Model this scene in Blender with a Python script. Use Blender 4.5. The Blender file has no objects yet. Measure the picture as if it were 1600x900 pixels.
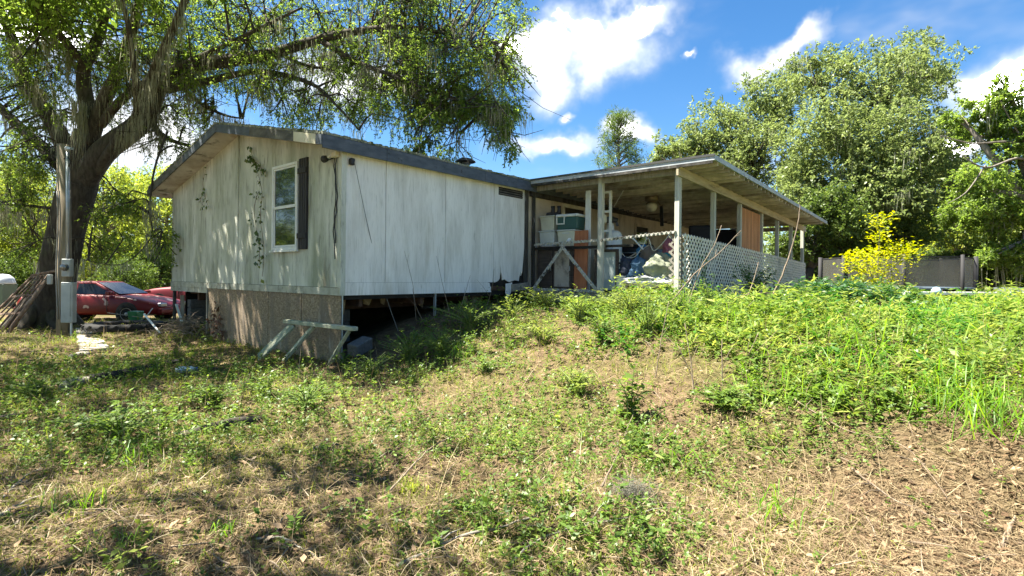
import bpy, math, random
import numpy as np
from mathutils import Vector, Matrix
random.seed(7)
rng = np.random.default_rng(11)
S = bpy.context.scene
COL = S.collection
R = math.radians

# ------------------------------------------------------------ camera
F = 830.0 / 1600.0                    # focal length in picture widths
CAMZ = 1.5
ROLL = R(-0.6)
cd = bpy.data.cameras.new('camera'); cam = bpy.data.objects.new('camera', cd); COL.objects.link(cam)
cd.sensor_width = 36.0; cd.lens = 36.0 * F
cd.shift_y = -18.0 / 1600.0
cd.clip_start = 0.05; cd.clip_end = 3000
cam.location = (0, 0, CAMZ); cam.rotation_euler = (R(90), ROLL, 0)
S.camera = cam
S.render.engine = 'CYCLES'
S.cycles.max_bounces = 6; S.cycles.diffuse_bounces = 4; S.cycles.glossy_bounces = 2; S.cycles.transmission_bounces = 3; S.cycles.transparent_max_bounces = 4
S.render.resolution_x = 1024; S.render.resolution_y = 576

# ------------------------------------------------------------ light
SUN_EL = R(63)
SUN_H = Vector((-0.995, 0.06, 0)).normalized()      # horizontal direction towards the sun
SUN_DIR = Vector((SUN_H.x*math.cos(SUN_EL), SUN_H.y*math.cos(SUN_EL), math.sin(SUN_EL)))
sl = bpy.data.lights.new('sun', 'SUN'); so = bpy.data.objects.new('sun', sl); COL.objects.link(so)
sl.energy = 3.3; sl.angle = R(0.53); sl.color = (1.0, 0.93, 0.80)
so.rotation_euler = SUN_DIR.to_track_quat('Z', 'Y').to_euler()
so.location = (-30, 10, 40)

W = bpy.data.worlds.new('World'); S.world = W; W.use_nodes = True
W.cycles.sampling_method = 'NONE'
nt = W.node_tree; nt.nodes.clear()
def wn(t, **k):
    n = nt.nodes.new(t)
    for a, b in k.items(): setattr(n, a, b)
    return n
sky = wn('ShaderNodeTexSky', sky_type='NISHITA', sun_disc=False)
sky.sun_elevation = SUN_EL
sky.sun_rotation = math.atan2(SUN_H.x, SUN_H.y)
sky.air_density = 1.0; sky.dust_density = 0.25; sky.ozone_density = 3.0
hs = wn('ShaderNodeHueSaturation'); hs.inputs['Saturation'].default_value = 1.28; hs.inputs['Value'].default_value = 0.25
nt.links.new(sky.outputs[0], hs.inputs['Color'])
tc = wn('ShaderNodeTexCoord')
def vmath(op, a=None, b=None, va=None, vb=None):
    n = wn('ShaderNodeVectorMath', operation=op)
    if a is not None: nt.links.new(a, n.inputs[0])
    if b is not None: nt.links.new(b, n.inputs[1])
    if va is not None: n.inputs[0].default_value = va
    if vb is not None: n.inputs[1].default_value = vb
    return n
def fmath(op, a=None, b=None, x=None, y=None):
    n = wn('ShaderNodeMath', operation=op)
    if a is not None: nt.links.new(a, n.inputs[0])
    if b is not None: nt.links.new(b, n.inputs[1])
    if x is not None: n.inputs[0].default_value = x
    if y is not None: n.inputs[1].default_value = y
    return n
D = tc.outputs['Generated']
wz = wn('ShaderNodeTexNoise'); wz.inputs['Scale'].default_value = 7.0; wz.inputs['Detail'].default_value = 5; wz.inputs['Roughness'].default_value = 0.55
nt.links.new(D, wz.inputs['Vector'])
ws = vmath('SUBTRACT', wz.outputs['Color'], vb=(.5, .5, .5))
ws2 = vmath('SCALE', ws.outputs[0]); ws2.inputs['Scale'].default_value = 0.20
DW = vmath('ADD', D, ws2.outputs[0]).outputs[0]
def skydir(px, py):
    v = Vector(((px-800)/830.0, 1.0, (432-py)/830.0)); v.normalize(); return v
# cumulus: centre (as a direction), half widths in x / depth / z
CLOUDS = [((930, 60), .15, .10), ((850, 110), .10, .09), ((985, 10), .13, .06), ((560, 130), .22, .10), ((870, 235), .17, .045), ((990, 215), .08, .035),
          ((1180, 95), .10, .045), ((1240, 70), .08, .03), ((1560, 120), .085, .055), ((1600, 130), .12, .10), ((1470, 255), .12, .04),
          ((250, 230), .3, .12), ((60, 60), .15, .06), ((880, 180), .035, .022), ((1050, 90), .02, .012)]
acc = None
for (p, hx, hz) in CLOUDS:
    c = skydir(*p)
    d = vmath('SUBTRACT', DW, vb=tuple(c)); m = vmath('DIVIDE', d.outputs[0], vb=(hx*.74, (hx+hz)*.74, hz*.74))
    l = vmath('LENGTH', m.outputs[0])
    inv = fmath('SUBTRACT', None, l.outputs['Value'], x=1.0)
    acc = inv.outputs[0] if acc is None else fmath('MAXIMUM', acc, inv.outputs[0]).outputs[0]
# broken cloud round the whole sky, cover and brightness raised for fill light
gn = wn('ShaderNodeTexNoise'); gn.inputs['Scale'].default_value = 2.3; gn.inputs['Detail'].default_value = 5; gn.inputs['Roughness'].default_value = 0.55
mp = wn('ShaderNodeMapping'); mp.inputs['Scale'].default_value = (1, 1, 2.0); mp.inputs['Location'].default_value = (1.2, 9.9, 6.1)
nt.links.new(D, mp.inputs['Vector']); nt.links.new(mp.outputs[0], gn.inputs['Vector'])
g2 = fmath('SUBTRACT', gn.outputs['Fac'], y=0.525); g2b = fmath('MULTIPLY', g2.outputs[0], y=4.0); g3 = fmath('SUBTRACT', g2b.outputs[0], y=0.12)
sepd = wn('ShaderNodeSeparateXYZ'); nt.links.new(D, sepd.inputs[0])
acc = fmath('MAXIMUM', acc, g3.outputs[0]).outputs[0]
mr = wn('ShaderNodeMapRange', interpolation_type='SMOOTHSTEP'); mr.inputs['From Min'].default_value = -0.40; mr.inputs['From Max'].default_value = 0.85
nt.links.new(acc, mr.inputs['Value'])
cn = wn('ShaderNodeTexNoise'); cn.inputs['Scale'].default_value = 5; cn.inputs['Detail'].default_value = 3
nt.links.new(DW, cn.inputs['Vector'])
cr = wn('ShaderNodeValToRGB'); cr.color_ramp.elements[0].color = (1.26, 1.30, 1.36, 1); cr.color_ramp.elements[1].color = (44., 43.5, 42.5, 1)
cr.color_ramp.elements[0].position = .22; cr.color_ramp.elements[1].position = .78
ce = cr.color_ramp.elements.new(.46); ce.color = (1.9, 1.92, 1.96, 1)
cmul = fmath('MULTIPLY', cn.outputs['Fac'], mr.outputs[0]); nt.links.new(cmul.outputs[0], cr.inputs[0])
mx = wn('ShaderNodeMix', data_type='RGBA')
pw_ = fmath('POWER', mr.outputs[0], y=1.7); nt.links.new(pw_.outputs[0], mx.inputs['Factor']); nt.links.new(hs.outputs[0], mx.inputs['A']); nt.links.new(cr.outputs[0], mx.inputs['B'])
bg = wn('ShaderNodeBackground'); bg.inputs['Strength'].default_value = 0.115
wo = wn('ShaderNodeOutputWorld'); nt.links.new(mx.outputs['Result'], bg.inputs['Color']); nt.links.new(bg.outputs[0], wo.inputs['Surface'])

vs = S.view_settings
vs.view_transform = 'Standard'; vs.look = 'None'; vs.gamma = 1; vs.use_curve_mapping = False
vs.exposure = 2.92

# ------------------------------------------------------------ helpers
def at(px, py, Y):
    """photo point at depth Y -> world"""
    c, s = math.cos(-ROLL), math.sin(-ROLL)
    dx, dy = px-800, py-432
    rx, ry = dx*c + dy*s, -dx*s + dy*c
    return Vector((rx/830.0*Y, Y, CAMZ - ry/830.0*Y))

def sst(a, b, x):
    t = np.clip((x-a)/(b-a), 0, 1); return t*t*(3-2*t)
def nz(x, y, f, s=0.0):
    return (np.sin(x*f*1.0+s*1.7+1.3*np.sin(y*f*.83+s)) + np.sin(y*f*1.13+s*2.1+1.1*np.sin(x*f*.71-s)))*0.5
def hgt(x, y):
    x = np.asarray(x, float); y = np.asarray(y, float)
    d = .75*(x+.5) + .66*(y-4.5)
    m = sst(0.6, 4.2, d + .35*nz(x, y, .9, 2)) 
    m = m * (1 - .45*sst(14, 24, y)) * (1-sst(-5.5, -9, x))
    h = .04 + .84*m + .22*sst(-4.5, -8, x)*sst(10.5, 13, y)*(1-sst(-9.0, -10.2, x))
    near = 1 - sst(14, 30, y)
    h = h + near*(.05*nz(x, y, 1.6, 1) + .028*nz(x, y, 4.1, 3) + .012*nz(x, y, 9.7, 5))
    h = h - .06*sst(15, 22, y)
    return h
def H(x, y): return float(hgt(x, y))
def gp(px, py, ymax=40):
    """photo point -> where that ray meets the ground"""
    Y = 1.8; last = None
    while Y < ymax:
        p = at(px, py, Y)
        if p.z <= H(p.x, p.y): break
        Y *= 1.01
    p = at(px, py, Y); return Vector((p.x, p.y, H(p.x, p.y)))

def tag(o, label=None, cat=None, group=None, kind=None):
    if label: o['label'] = label
    if cat: o['category'] = cat
    if group: o['group'] = group
    if kind: o['kind'] = kind
    return o
def thing(name, label, cat, loc=(0, 0, 0), rz=0, group=None):
    o = bpy.data.objects.new(name, None); COL.objects.link(o); o.empty_display_size = .2
    o.location = loc; o.rotation_euler = (0, 0, rz)
    return tag(o, label, cat, group)
def link(name, me, parent=None, kind=None):
    o = bpy.data.objects.new(name, me); COL.objects.link(o)
    if parent is not None: o.parent = parent
    if kind: o['kind'] = kind
    return o
def copy_tree(o, parent=None):
    c = o.copy(); COL.objects.link(c); c.parent = parent
    for ch in list(o.children): copy_tree(ch, c)
    return c

class MB:
    def __init__(s): s.v = []; s.f = []
    def _add(s, vs, fs):
        b = len(s.v); s.v += [tuple(p) for p in vs]; s.f += [tuple(i+b for i in f) for f in fs]; return s
    def box(s, x0, x1, y0, y1, z0, z1):
        if x0 > x1: x0, x1 = x1, x0
        if y0 > y1: y0, y1 = y1, y0
        if z0 > z1: z0, z1 = z1, z0
        v = [(x, y, z) for z in (z0, z1) for y in (y0, y1) for x in (x0, x1)]
        return s._add(v, [(0, 2, 3, 1), (4, 5, 7, 6), (0, 1, 5, 4), (2, 6, 7, 3), (0, 4, 6, 2), (1, 3, 7, 5)])
    def hexa(s, b4, t4):
        return s._add(list(b4)+list(t4), [(3, 2, 1, 0), (4, 5, 6, 7), (0, 1, 5, 4), (1, 2, 6, 5), (2, 3, 7, 6), (3, 0, 4, 7)])
    def bar(s, p, q, w, h, up=(0, 0, 1)):
        p = Vector(p); q = Vector(q); d = (q-p).normalized(); u = Vector(up)
        a = d.cross(u)
        if a.length < 1e-4: a = d.cross(Vector((1, 0, 0)))
        a.normalize(); b = a.cross(d); a *= w/2; b *= h/2
        return s.hexa([p-a-b, p+a-b, p+a+b, p-a+b], [q-a-b, q+a-b, q+a+b, q-a+b])
    def tube(s, pts, rads, n=8, cap=True):
        pts = [Vector(p) for p in pts]
        if not hasattr(rads, '__len__'): rads = [rads]*len(pts)
        vs = []; fs = []; pa = None
        for i, p in enumerate(pts):
            d = (pts[min(i+1, len(pts)-1)] - pts[max(i-1, 0)])
            d = d.normalized() if d.length > 1e-9 else Vector((0, 0, 1))
            a = pa - d*pa.dot(d) if pa is not None else d.orthogonal()
            if a.length < 1e-5: a = d.orthogonal()
            a.normalize(); pa = a; b = d.cross(a)
            for k in range(n):
                t = 2*math.pi*k/n; vs.append(p + (a*math.cos(t)+b*math.sin(t))*rads[i])
        for i in range(len(pts)-1):
            for k in range(n):
                k2 = (k+1) % n; fs.append((i*n+k, i*n+k2, (i+1)*n+k2, (i+1)*n+k))
        if cap: fs.append(tuple(range(n-1, -1, -1))); fs.append(tuple((len(pts)-1)*n+k for k in range(n)))
        return s._add(vs, fs)
    def lathe(s, prof, n=20, o=(0, 0, 0), axis='z'):
        vs = []; fs = []
        for r, z in prof:
            for k in range(n):
                t = 2*math.pi*k/n; a, b = r*math.cos(t), r*math.sin(t)
                p = (a, b, z) if axis == 'z' else ((a, z, b) if axis == 'y' else (z, a, b))
                vs.append((p[0]+o[0], p[1]+o[1], p[2]+o[2]))
        for i in range(len(prof)-1):
            for k in range(n):
                k2 = (k+1) % n; fs.append((i*n+k, i*n+k2, (i+1)*n+k2, (i+1)*n+k))
        fs.append(tuple(range(n-1, -1, -1))); fs.append(tuple((len(prof)-1)*n+k for k in range(n)))
        return s._add(vs, fs)
    def prism(s, pts, off):
        """polygon pts (3-D) extruded by the vector off"""
        n = len(pts); o = Vector(off); a = [Vector(p) for p in pts]; b = [p+o for p in a]
        return s._add(a+b, [tuple(range(n-1, -1, -1)), tuple(range(n, 2*n))] + [(i, (i+1) % n, n+(i+1) % n, n+i) for i in range(n)])
    def mesh(s, name, mat, smooth=False):
        me = bpy.data.meshes.new(name); me.from_pydata(s.v, [], s.f); me.update()
        if mat: me.materials.append(mat)
        import bmesh
        bm = bmesh.new(); bm.from_mesh(me); bmesh.ops.recalc_face_normals(bm, faces=bm.faces[:]); bm.to_mesh(me); bm.free()
        if smooth: me.polygons.foreach_set('use_smooth', [True]*len(me.polygons))
        return me
    def build(s, name, mat, parent=None, smooth=False, bevel=0, kind=None, seg=1):
        o = link(name, s.mesh(name, mat, smooth), parent, kind)
        if bevel:
            m = o.modifiers.new('bevel', 'BEVEL'); m.width = bevel; m.segments = seg; m.limit_method = 'ANGLE'
        return o

def np_quads(name, V, Q, mat):
    V = np.ascontiguousarray(V, dtype=np.float32); Q = np.ascontiguousarray(Q, dtype=np.int32)
    me = bpy.data.meshes.new(name)
    me.vertices.add(len(V)); me.vertices.foreach_set('co', V.ravel())
    me.loops.add(Q.size); me.loops.foreach_set('vertex_index', Q.ravel())
    me.polygons.add(len(Q)); me.polygons.foreach_set('loop_start', np.arange(0, Q.size, 4, dtype=np.int32))
    me.update(calc_edges=True)
    if mat: me.materials.append(mat)
    return me
def norm(a): return a/np.maximum(np.linalg.norm(a, axis=-1, keepdims=True), 1e-9)
def leaf_arrays(C, A, N, L, Wd, fold=.25):
    """folded diamond leaves: base C, axis A, normal N, length L, width Wd"""
    A = norm(A); B = norm(np.cross(A, N)); N = np.cross(B, A)
    L = np.asarray(L).reshape(-1, 1)*np.ones((len(C), 1)); Wd = np.asarray(Wd).reshape(-1, 1)*np.ones((len(C), 1))
    m = C + A*L*.45
    V = np.stack([C, m + B*Wd*.5 + N*Wd*fold, C + A*L, m - B*Wd*.5 + N*Wd*fold], 1)
    return V.reshape(-1, 3)
def quad_idx(n): return np.arange(4*n).reshape(-1, 4)
def blade_arrays(C, Dr, L, Wd, bend, side=None):
    """bent grass blades: root C, first direction Dr, droop 'bend' (metres) -> verts (n*6), quads (n*2)"""
    n = len(C); L = np.asarray(L).reshape(-1, 1)*np.ones((n, 1)); Wd = np.asarray(Wd).reshape(-1, 1)*np.ones((n, 1)); bend = np.asarray(bend).reshape(-1, 1)*np.ones((n, 1))
    Dr = norm(Dr); up = np.array([[0, 0, 1.]])
    B = np.cross(Dr, up) + rng.normal(0, .25, (n, 3)); B = norm(B) if side is None else side
    hz = Dr*np.array([[1, 1, 0]])
    m = C + Dr*L*.5; t = C + Dr*L + hz*bend*.6 - up*bend
    m = m + up*bend*.12
    V = np.stack([C-B*Wd*.5, C+B*Wd*.5, m-B*Wd*.42, m+B*Wd*.42, t-B*Wd*.08, t+B*Wd*.08], 1).reshape(-1, 3)
    i = np.arange(n)[:, None]*6
    Q = np.concatenate([i+np.array([[0, 1, 3, 2]]), i+np.array([[2, 3, 5, 4]])], 0)
    return V, Q

# ------------------------------------------------------------ materials
MATS = {}
def nodes(name):
    m = bpy.data.materials.new(name); m.use_nodes = True; t = m.node_tree
    return m, t, t.nodes['Principled BSDF']
def ramp(t, stops, fac):
    r = t.nodes.new('ShaderNodeValToRGB'); e = r.color_ramp.elements
    while len(e) < len(stops): e.new(.5)
    for k, (p, c) in enumerate(stops): e[k].position = p; e[k].color = (*c, 1)
    t.links.new(fac, r.inputs[0]); return r.outputs[0]
def noise(t, scale, stretch=(1, 1, 1), detail=6, rough=.6, coord='Object', dist=0):
    c = t.nodes.new('ShaderNodeTexCoord'); mp = t.nodes.new('ShaderNodeMapping'); mp.inputs['Scale'].default_value = stretch
    n = t.nodes.new('ShaderNodeTexNoise'); n.inputs['Scale'].default_value = scale; n.inputs['Detail'].default_value = detail; n.inputs['Roughness'].default_value = rough; n.inputs['Distortion'].default_value = dist
    t.links.new(c.outputs[coord], mp.inputs[0]); t.links.new(mp.outputs[0], n.inputs['Vector']); return n.outputs['Fac']
def mixc(t, fac, a, b):
    m = t.nodes.new('ShaderNodeMix'); m.data_type = 'RGBA'
    if isinstance(fac, float): m.inputs['Factor'].default_value = fac
    else: t.links.new(fac, m.inputs['Factor'])
    for k, c in (('A', a), ('B', b)):
        if isinstance(c, tuple): m.inputs[k].default_value = (*c, 1)
        else: t.links.new(c, m.inputs[k])
    return m.outputs['Result']
def mrange(t, v, a, b, lo=0., hi=1.):
    m = t.nodes.new('ShaderNodeMapRange'); t.links.new(v, m.inputs['Value'])
    m.inputs['From Min'].default_value = a; m.inputs['From Max'].default_value = b; m.inputs['To Min'].default_value = lo; m.inputs['To Max'].default_value = hi
    return m.outputs[0]
def bump(t, b, h, s, d=.01):
    n = t.nodes.new('ShaderNodeBump'); n.inputs['Strength'].default_value = s; n.inputs['Distance'].default_value = d
    t.links.new(h, n.inputs['Height']); t.links.new(n.outputs[0], b.inputs['Normal'])
def pmat(name, c1, c2, scale=4., stretch=(1, 1, 1), rough=.8, bmp=.3, metal=0., stains=(), spec=.3, lo=.3, hi=.7, rnd=0.):
    if name in MATS: return MATS[name]
    m, t, b = nodes(name)
    n = noise(t, scale, stretch)
    col = ramp(t, [(lo, c1), (hi, c2)], n)
    for (c, sc, st, a, z) in stains:
        col = mixc(t, mrange(t, noise(t, sc, st, 8, .65), a, z), col, c)
    if rnd:
        oi = t.nodes.new('ShaderNodeObjectInfo'); h = t.nodes.new('ShaderNodeHueSaturation')
        t.links.new(mrange(t, oi.outputs['Random'], 0, 1, 1-rnd, 1+rnd), h.inputs['Value']); t.links.new(col, h.inputs['Color']); col = h.outputs[0]
    t.links.new(col, b.inputs['Base Color'])
    b.inputs['Roughness'].default_value = rough; b.inputs['Metallic'].default_value = metal; b.inputs['Specular IOR Level'].default_value = spec
    if bmp: bump(t, b, n, bmp)
    MATS[name] = m; return m
def leafmat(name, stops, trans=.45, clump=.5, gloss=.12):
    """leaf colours: random by leaf, drifting slowly through the crown"""
    if name in MATS: return MATS[name]
    m = bpy.data.materials.new(name); m.use_nodes = True; t = m.node_tree; t.nodes.clear()
    g = t.nodes.new('ShaderNodeNewGeometry')
    n = noise(t, .55, (1, 1, 1), 3)
    a = t.nodes.new('ShaderNodeMath'); a.operation = 'MULTIPLY_ADD'; a.inputs[1].default_value = clump*1.6; t.links.new(n, a.inputs[0])
    b = t.nodes.new('ShaderNodeMath'); b.operation = 'MULTIPLY_ADD'; b.inputs[1].default_value = 1-clump; t.links.new(g.outputs['Random Per Island'], b.inputs[0])
    a.inputs[2].default_value = -clump*.3; t.links.new(a.outputs[0], b.inputs[2])
    col = ramp(t, stops, b.outputs[0])
    d = t.nodes.new('ShaderNodeBsdfDiffuse'); tr = t.nodes.new('ShaderNodeBsdfTranslucent'); gl = t.nodes.new('ShaderNodeBsdfGlossy')
    gl.inputs['Roughness'].default_value = .42; gl.inputs['Color'].default_value = (.8, .85, .8, 1)
    t.links.new(col, d.inputs['Color'])
    hsv = t.nodes.new('ShaderNodeHueSaturation'); hsv.inputs['Hue'].default_value = .488; hsv.inputs['Saturation'].default_value = 1.1; hsv.inputs['Value'].default_value = 1.35
    t.links.new(col, hsv.inputs['Color']); t.links.new(hsv.outputs[0], tr.inputs['Color'])
    m1 = t.nodes.new('ShaderNodeMixShader'); m1.inputs[0].default_value = trans; t.links.new(d.outputs[0], m1.inputs[1]); t.links.new(tr.outputs[0], m1.inputs[2])
    m2 = t.nodes.new('ShaderNodeMixShader'); m2.inputs[0].default_value = gloss*.35; t.links.new(m1.outputs[0], m2.inputs[1]); t.links.new(gl.outputs[0], m2.inputs[2])
    o = t.nodes.new('ShaderNodeOutputMaterial'); t.links.new(m2.outputs[0], o.inputs['Surface'])
    MATS[name] = m; return m
def plain(name, c, rough=.5, metal=0., spec=.5, var=.12, scale=9., dirt=None, bmp=.05):
    c2 = tuple(min(1, x*(1+var)) for x in c); c1 = tuple(x*(1-var) for x in c)
    st = ((dirt, 2.3, (1, 1, 1), .52, .72),) if dirt else ()
    return pmat(name, c1, c2, scale, rough=rough, metal=metal, spec=spec, bmp=bmp, stains=st)
def glass(name, tint=(.02, .025, .025), rough=.06):
    if name in MATS: return MATS[name]
    m, t, b = nodes(name); b.inputs['Base Color'].default_value = (*tint, 1); b.inputs['Roughness'].default_value = rough
    b.inputs['Specular IOR Level'].default_value = .8; b.inputs['Coat Weight'].default_value = .6; b.inputs['Coat Roughness'].default_value = .03
    n = noise(t, 1.3, (1, 1, 1), 2); bump(t, b, n, .12, .02)
    MATS[name] = m; return m
# ------------------------------------------------------------ ground
def soil_material():
    m, t, b = nodes('soil')
    n1 = noise(t, .55, (1, 1, 1), 8, .6); n2 = noise(t, 6., (1, 1, 1), 8, .65); n3 = noise(t, 38., (1, 1, 1), 6, .7)
    a = ramp(t, [(.3, (.06, .042, .026)), (.55, (.15, .105, .065)), (.75, (.26, .19, .115))], n2)
    g = ramp(t, [(.3, (.04, .055, .012)), (.7, (.10, .105, .03))], n3)
    c = mixc(t, mrange(t, n1, .42, .60, 0., .6), a, g)
    c = mixc(t, mrange(t, n3, .58, .72, 0., .7), c, (.24, .175, .10))
    t.links.new(c, b.inputs['Base Color']); b.inputs['Roughness'].default_value = .95; b.inputs['Specular IOR Level'].default_value = .1
    bump(t, b, n3, .9, .03)
    return m
def axis_pts(near, step, far, grow=1.16):
    a = list(np.arange(0, near, step)); d = step
    while a[-1] < far: d *= grow; a.append(a[-1]+d)
    return np.array(a)
ax = axis_pts(13, .14, 900); xs = np.concatenate([-ax[:0:-1], ax])
ay = axis_pts(17, .14, 1200); by = axis_pts(3, .5, 120); ys = np.concatenate([-by[:0:-1], ay])
X, Y = np.meshgrid(xs, ys); Z = hgt(X, Y)
V = np.stack([X, Y, Z], -1).reshape(-1, 3)
nx, ny = len(xs), len(ys)
i = (np.arange(ny-1)[:, None]*nx + np.arange(nx-1)[None, :]).ravel()
me = np_quads('ground', V, np.stack([i, i+1, i+1+nx, i+nx], 1), soil_material())
me.polygons.foreach_set('use_smooth', [True]*len(me.polygons))
tag(link('ground', me), kind='structure')

# ------------------------------------------------------------ house frame of reference
P0 = Vector((-2.70, 8.40, 0)); HRZ = math.atan2(.7643, .6446)
UX = Vector((math.cos(HRZ), math.sin(HRZ), 0)); VY = Vector((-math.sin(HRZ), math.cos(HRZ), 0))
def LW(x, y, z=0): return P0 + UX*x + VY*y + Vector((0, 0, z))
def WL(p):
    d = Vector((p[0]-P0.x, p[1]-P0.y, 0)); return d.dot(UX), d.dot(VY)
def py_at(px, X):
    """house-local Y of the picture column px at local X"""
    k = (px-800)/830.0; o = P0 + UX*X
    return (k*o.y - o.x)/(VY.x - k*VY.y)

HW, HL = 7.63, 15.9
siding = pmat('painted_siding', (.74, .73, .695), (.81, .80, .765), 1.2, (3, 3, .35), .75, .08, stains=(
    ((.50, .49, .44), 1.1, (2.5, 2.5, .5), .46, .76), ((.42, .42, .38), 9., (4, 4, .3), .52, .80), ((.16, .17, .15), 4.0, (3.2, 3.2, .5), .62, .80), ((.10, .10, .09), 17., (1.5, 1.5, .8), .70, .78), ((.40, .36, .27), .9, (2, 2, .3), .60, .84)), lo=.35, hi=.65)
gsiding = pmat('mildewed_siding', (.54, .555, .49), (.65, .66, .59), 1.4, (3, 3, .4), .8, .1, stains=(
    ((.30, .32, .24), .9, (2.2, 2.2, .55), .40, .66), ((.10, .10, .08), 5.2, (2.4, 2.4, .40), .55, .74), ((.15, .15, .12), 1.7, (2.0, 2.0, .30), .56, .74), ((.24, .20, .12), 1.6, (2, 2, .35), .60, .78), ((.05, .05, .045), 9., (1, 1, .6), .66, .76)), lo=.35, hi=.65)
ledger = pmat('weathered_trim', (.30, .30, .24), (.52, .52, .44), 5., (1, 1, 1), .85, .4, stains=(((.10, .09, .07), 6., (1, 1, 1), .55, .7),))
soffit_m = pmat('mildewed_soffit', (.42, .38, .33), (.66, .63, .58), 2., (1, 1, 1), .85, .2, stains=(((.06, .05, .04), 2.6, (1, 1, 1), .54, .66), ((.30, .22, .15), 1.2, (1, 1, 1), .55, .75)))
def osb_mat():
    m, t, b = nodes('strand_board')
    c = t.nodes.new('ShaderNodeTexCoord'); mp = t.nodes.new('ShaderNodeMapping'); mp.inputs['Scale'].default_value = (1, 1, 1.7)
    v = t.nodes.new('ShaderNodeTexVoronoi'); v.inputs['Scale'].default_value = 26; v.inputs['Randomness'].default_value = 1
    t.links.new(c.outputs['Object'], mp.inputs[0]); t.links.new(mp.outputs[0], v.inputs['Vector'])
    s = t.nodes.new('ShaderNodeSeparateColor'); t.links.new(v.outputs['Color'], s.inputs[0])
    col = ramp(t, [(0., (.19, .14, .09)), (.5, (.25, .19, .125)), (1., (.33, .255, .175))], s.outputs[0])
    col = mixc(t, mrange(t, noise(t, 1.4, (2, 2, .6), 8), .50, .72), col, (.17, .14, .11))
    col = mixc(t, mrange(t, noise(t, 5., (1, 1, .4), 8), .60, .75), col, (.40, .37, .32))
    t.links.new(col, b.inputs['Base Color']); b.inputs['Roughness'].default_value = .9; bump(t, b, v.outputs['Distance'], .4, .006)
    return m
osb = osb_mat()
slate = pmat('grey_blue_fascia', (.052, .064, .082), (.11, .13, .16), 5., (1, 1, 3), .7, .25, stains=(((.25, .26, .25), 4., (1, 1, 4), .62, .8), ((.03, .03, .03), 7., (1, 1, 1), .6, .7)))
grime_fascia = pmat('grimy_fascia', (.05, .05, .045), (.16, .155, .14), 5., (1, 1, 2), .8, .3, stains=(((.30, .29, .25), 3.4, (1, 1, 1), .58, .72),))
cream = pmat('cream_paint', (.56, .52, .38), (.72, .68, .54), 5., (1, 1, 1), .7, .15, stains=(((.25, .21, .14), 4., (1, 1, 1), .6, .8),))
mossroof = pmat('mossy_roofing', (.10, .11, .08), (.34, .35, .28), 14., (1, 1, 1), .95, .7, stains=(((.05, .07, .02), 5., (1, 1, 1), .5, .65), ((.50, .50, .44), 8., (1, 1, 1), .62, .75)))
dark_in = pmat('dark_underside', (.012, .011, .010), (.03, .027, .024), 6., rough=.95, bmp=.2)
steel_rust = pmat('rusty_steel', (.05, .032, .022), (.12, .07, .045), 7., rough=.85, bmp=.3, metal=.2)
block_m = pmat('concrete_block', (.075, .075, .075), (.14, .14, .135), 24., rough=.95, bmp=.5)
grey_wood = pmat('weathered_wood', (.16, .145, .115), (.36, .335, .285), 4., (9, 9, .7), .88, .5, stains=(((.08, .075, .06), 3., (4, 4, .5), .56, .74), ((.25, .29, .20), 1.7, (1, 1, 1), .60, .8)))
grey_wood_h = pmat('weathered_wood_lying', (.15, .135, .11), (.34, .31, .26), 4., (1, 9, 9), .88, .5, stains=(((.08, .075, .06), 3., (.6, 4, 4), .55, .74),))
white_trim = pmat('white_trim', (.66, .67, .64), (.80, .81, .79), 6., rough=.5, bmp=.08, stains=(((.38, .38, .32), 3., (1, 1, .5), .60, .8),))
charred = pmat('blackened_board', (.012, .011, .010), (.10, .095, .085), 3., (3, 3, .6), .9, .4, stains=(((.36, .36, .34), 4., (3, 3, .5), .62, .72),))

home = thing('mobile_home', 'weathered white mobile home with low gable roof and open skirting', 'house', P0, HRZ)
ZB, ZE, SL = 1.17, 3.56, 0.215
def zr(y): return ZE + SL*min(y, HW-y)
def panelY(y0, y1, z0, x=0., th=.03, mat=gsiding, name='wall_panel'):
    """gable wall panel, top following the roof"""
    ysq = [y0] + ([HW/2] if y0 < HW/2 < y1 else []) + [y1]
    pts = [(x, y0, z0), (x, y1, z0)] + [(x, y, zr(y)-.0) for y in reversed(ysq)]
    b = MB(); b.prism(pts, (th, 0, 0)); return b.build(name, mat, home)
g = .005
for y0, y1 in ((.03, 2.33), (2.335, 3.80), (3.815, 6.1), (6.105, HW)):
    panelY(y0, y1, 1.295)
MB().box(-.018, 0, 3.775, 3.835, 1.3, zr(HW/2)-.01).build('seam_batten', gsiding, home)
for y0, y1 in ((0, 2.44), (2.445, 4.88), (4.885, HW)):
    MB().box(-.025, .03, y0, y1, 1.17, 1.29).build('ledger_board', ledger, home)
# side wall: four sheets, the last one rotted at its foot
for x0, x1 in ((.0, .832), (.845, 2.202), (2.215, 3.577)):
    MB().box(x0, x1, 0, .03, 1.375, ZE-.02).build('wall_panel', siding, home)
jag = [(3.587, 1.40), (3.62, 1.37), (3.70, 1.39), (3.74, 1.41), (3.785, 1.46), (3.80, 1.60), (3.81, 1.74), (3.822, 1.60), (3.86, 1.52), (3.88, 1.42), (3.95, 1.44), (4.03, 1.40), (4.10, 1.38), (4.3, 1.42), (4.42, 1.40), (4.46, 1.56), (4.47, 1.68), (4.50, 1.52), (4.54, 1.60), (4.57, 1.86), (4.60, 2.15), (4.605, 2.6), (4.64, 3.54)]
b = MB(); b.prism([(x, 0, z) for x, z in jag] + [(3.587, 0, 3.54)], (0, .028, 0)); b.build('wall_panel', siding, home)
for x0, x1 in ((-.02, 1.74), (1.746, 3.40)):
    MB().box(x0, x1, -.014, .03, ZB, 1.372).build('belly_band', siding, home)
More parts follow.
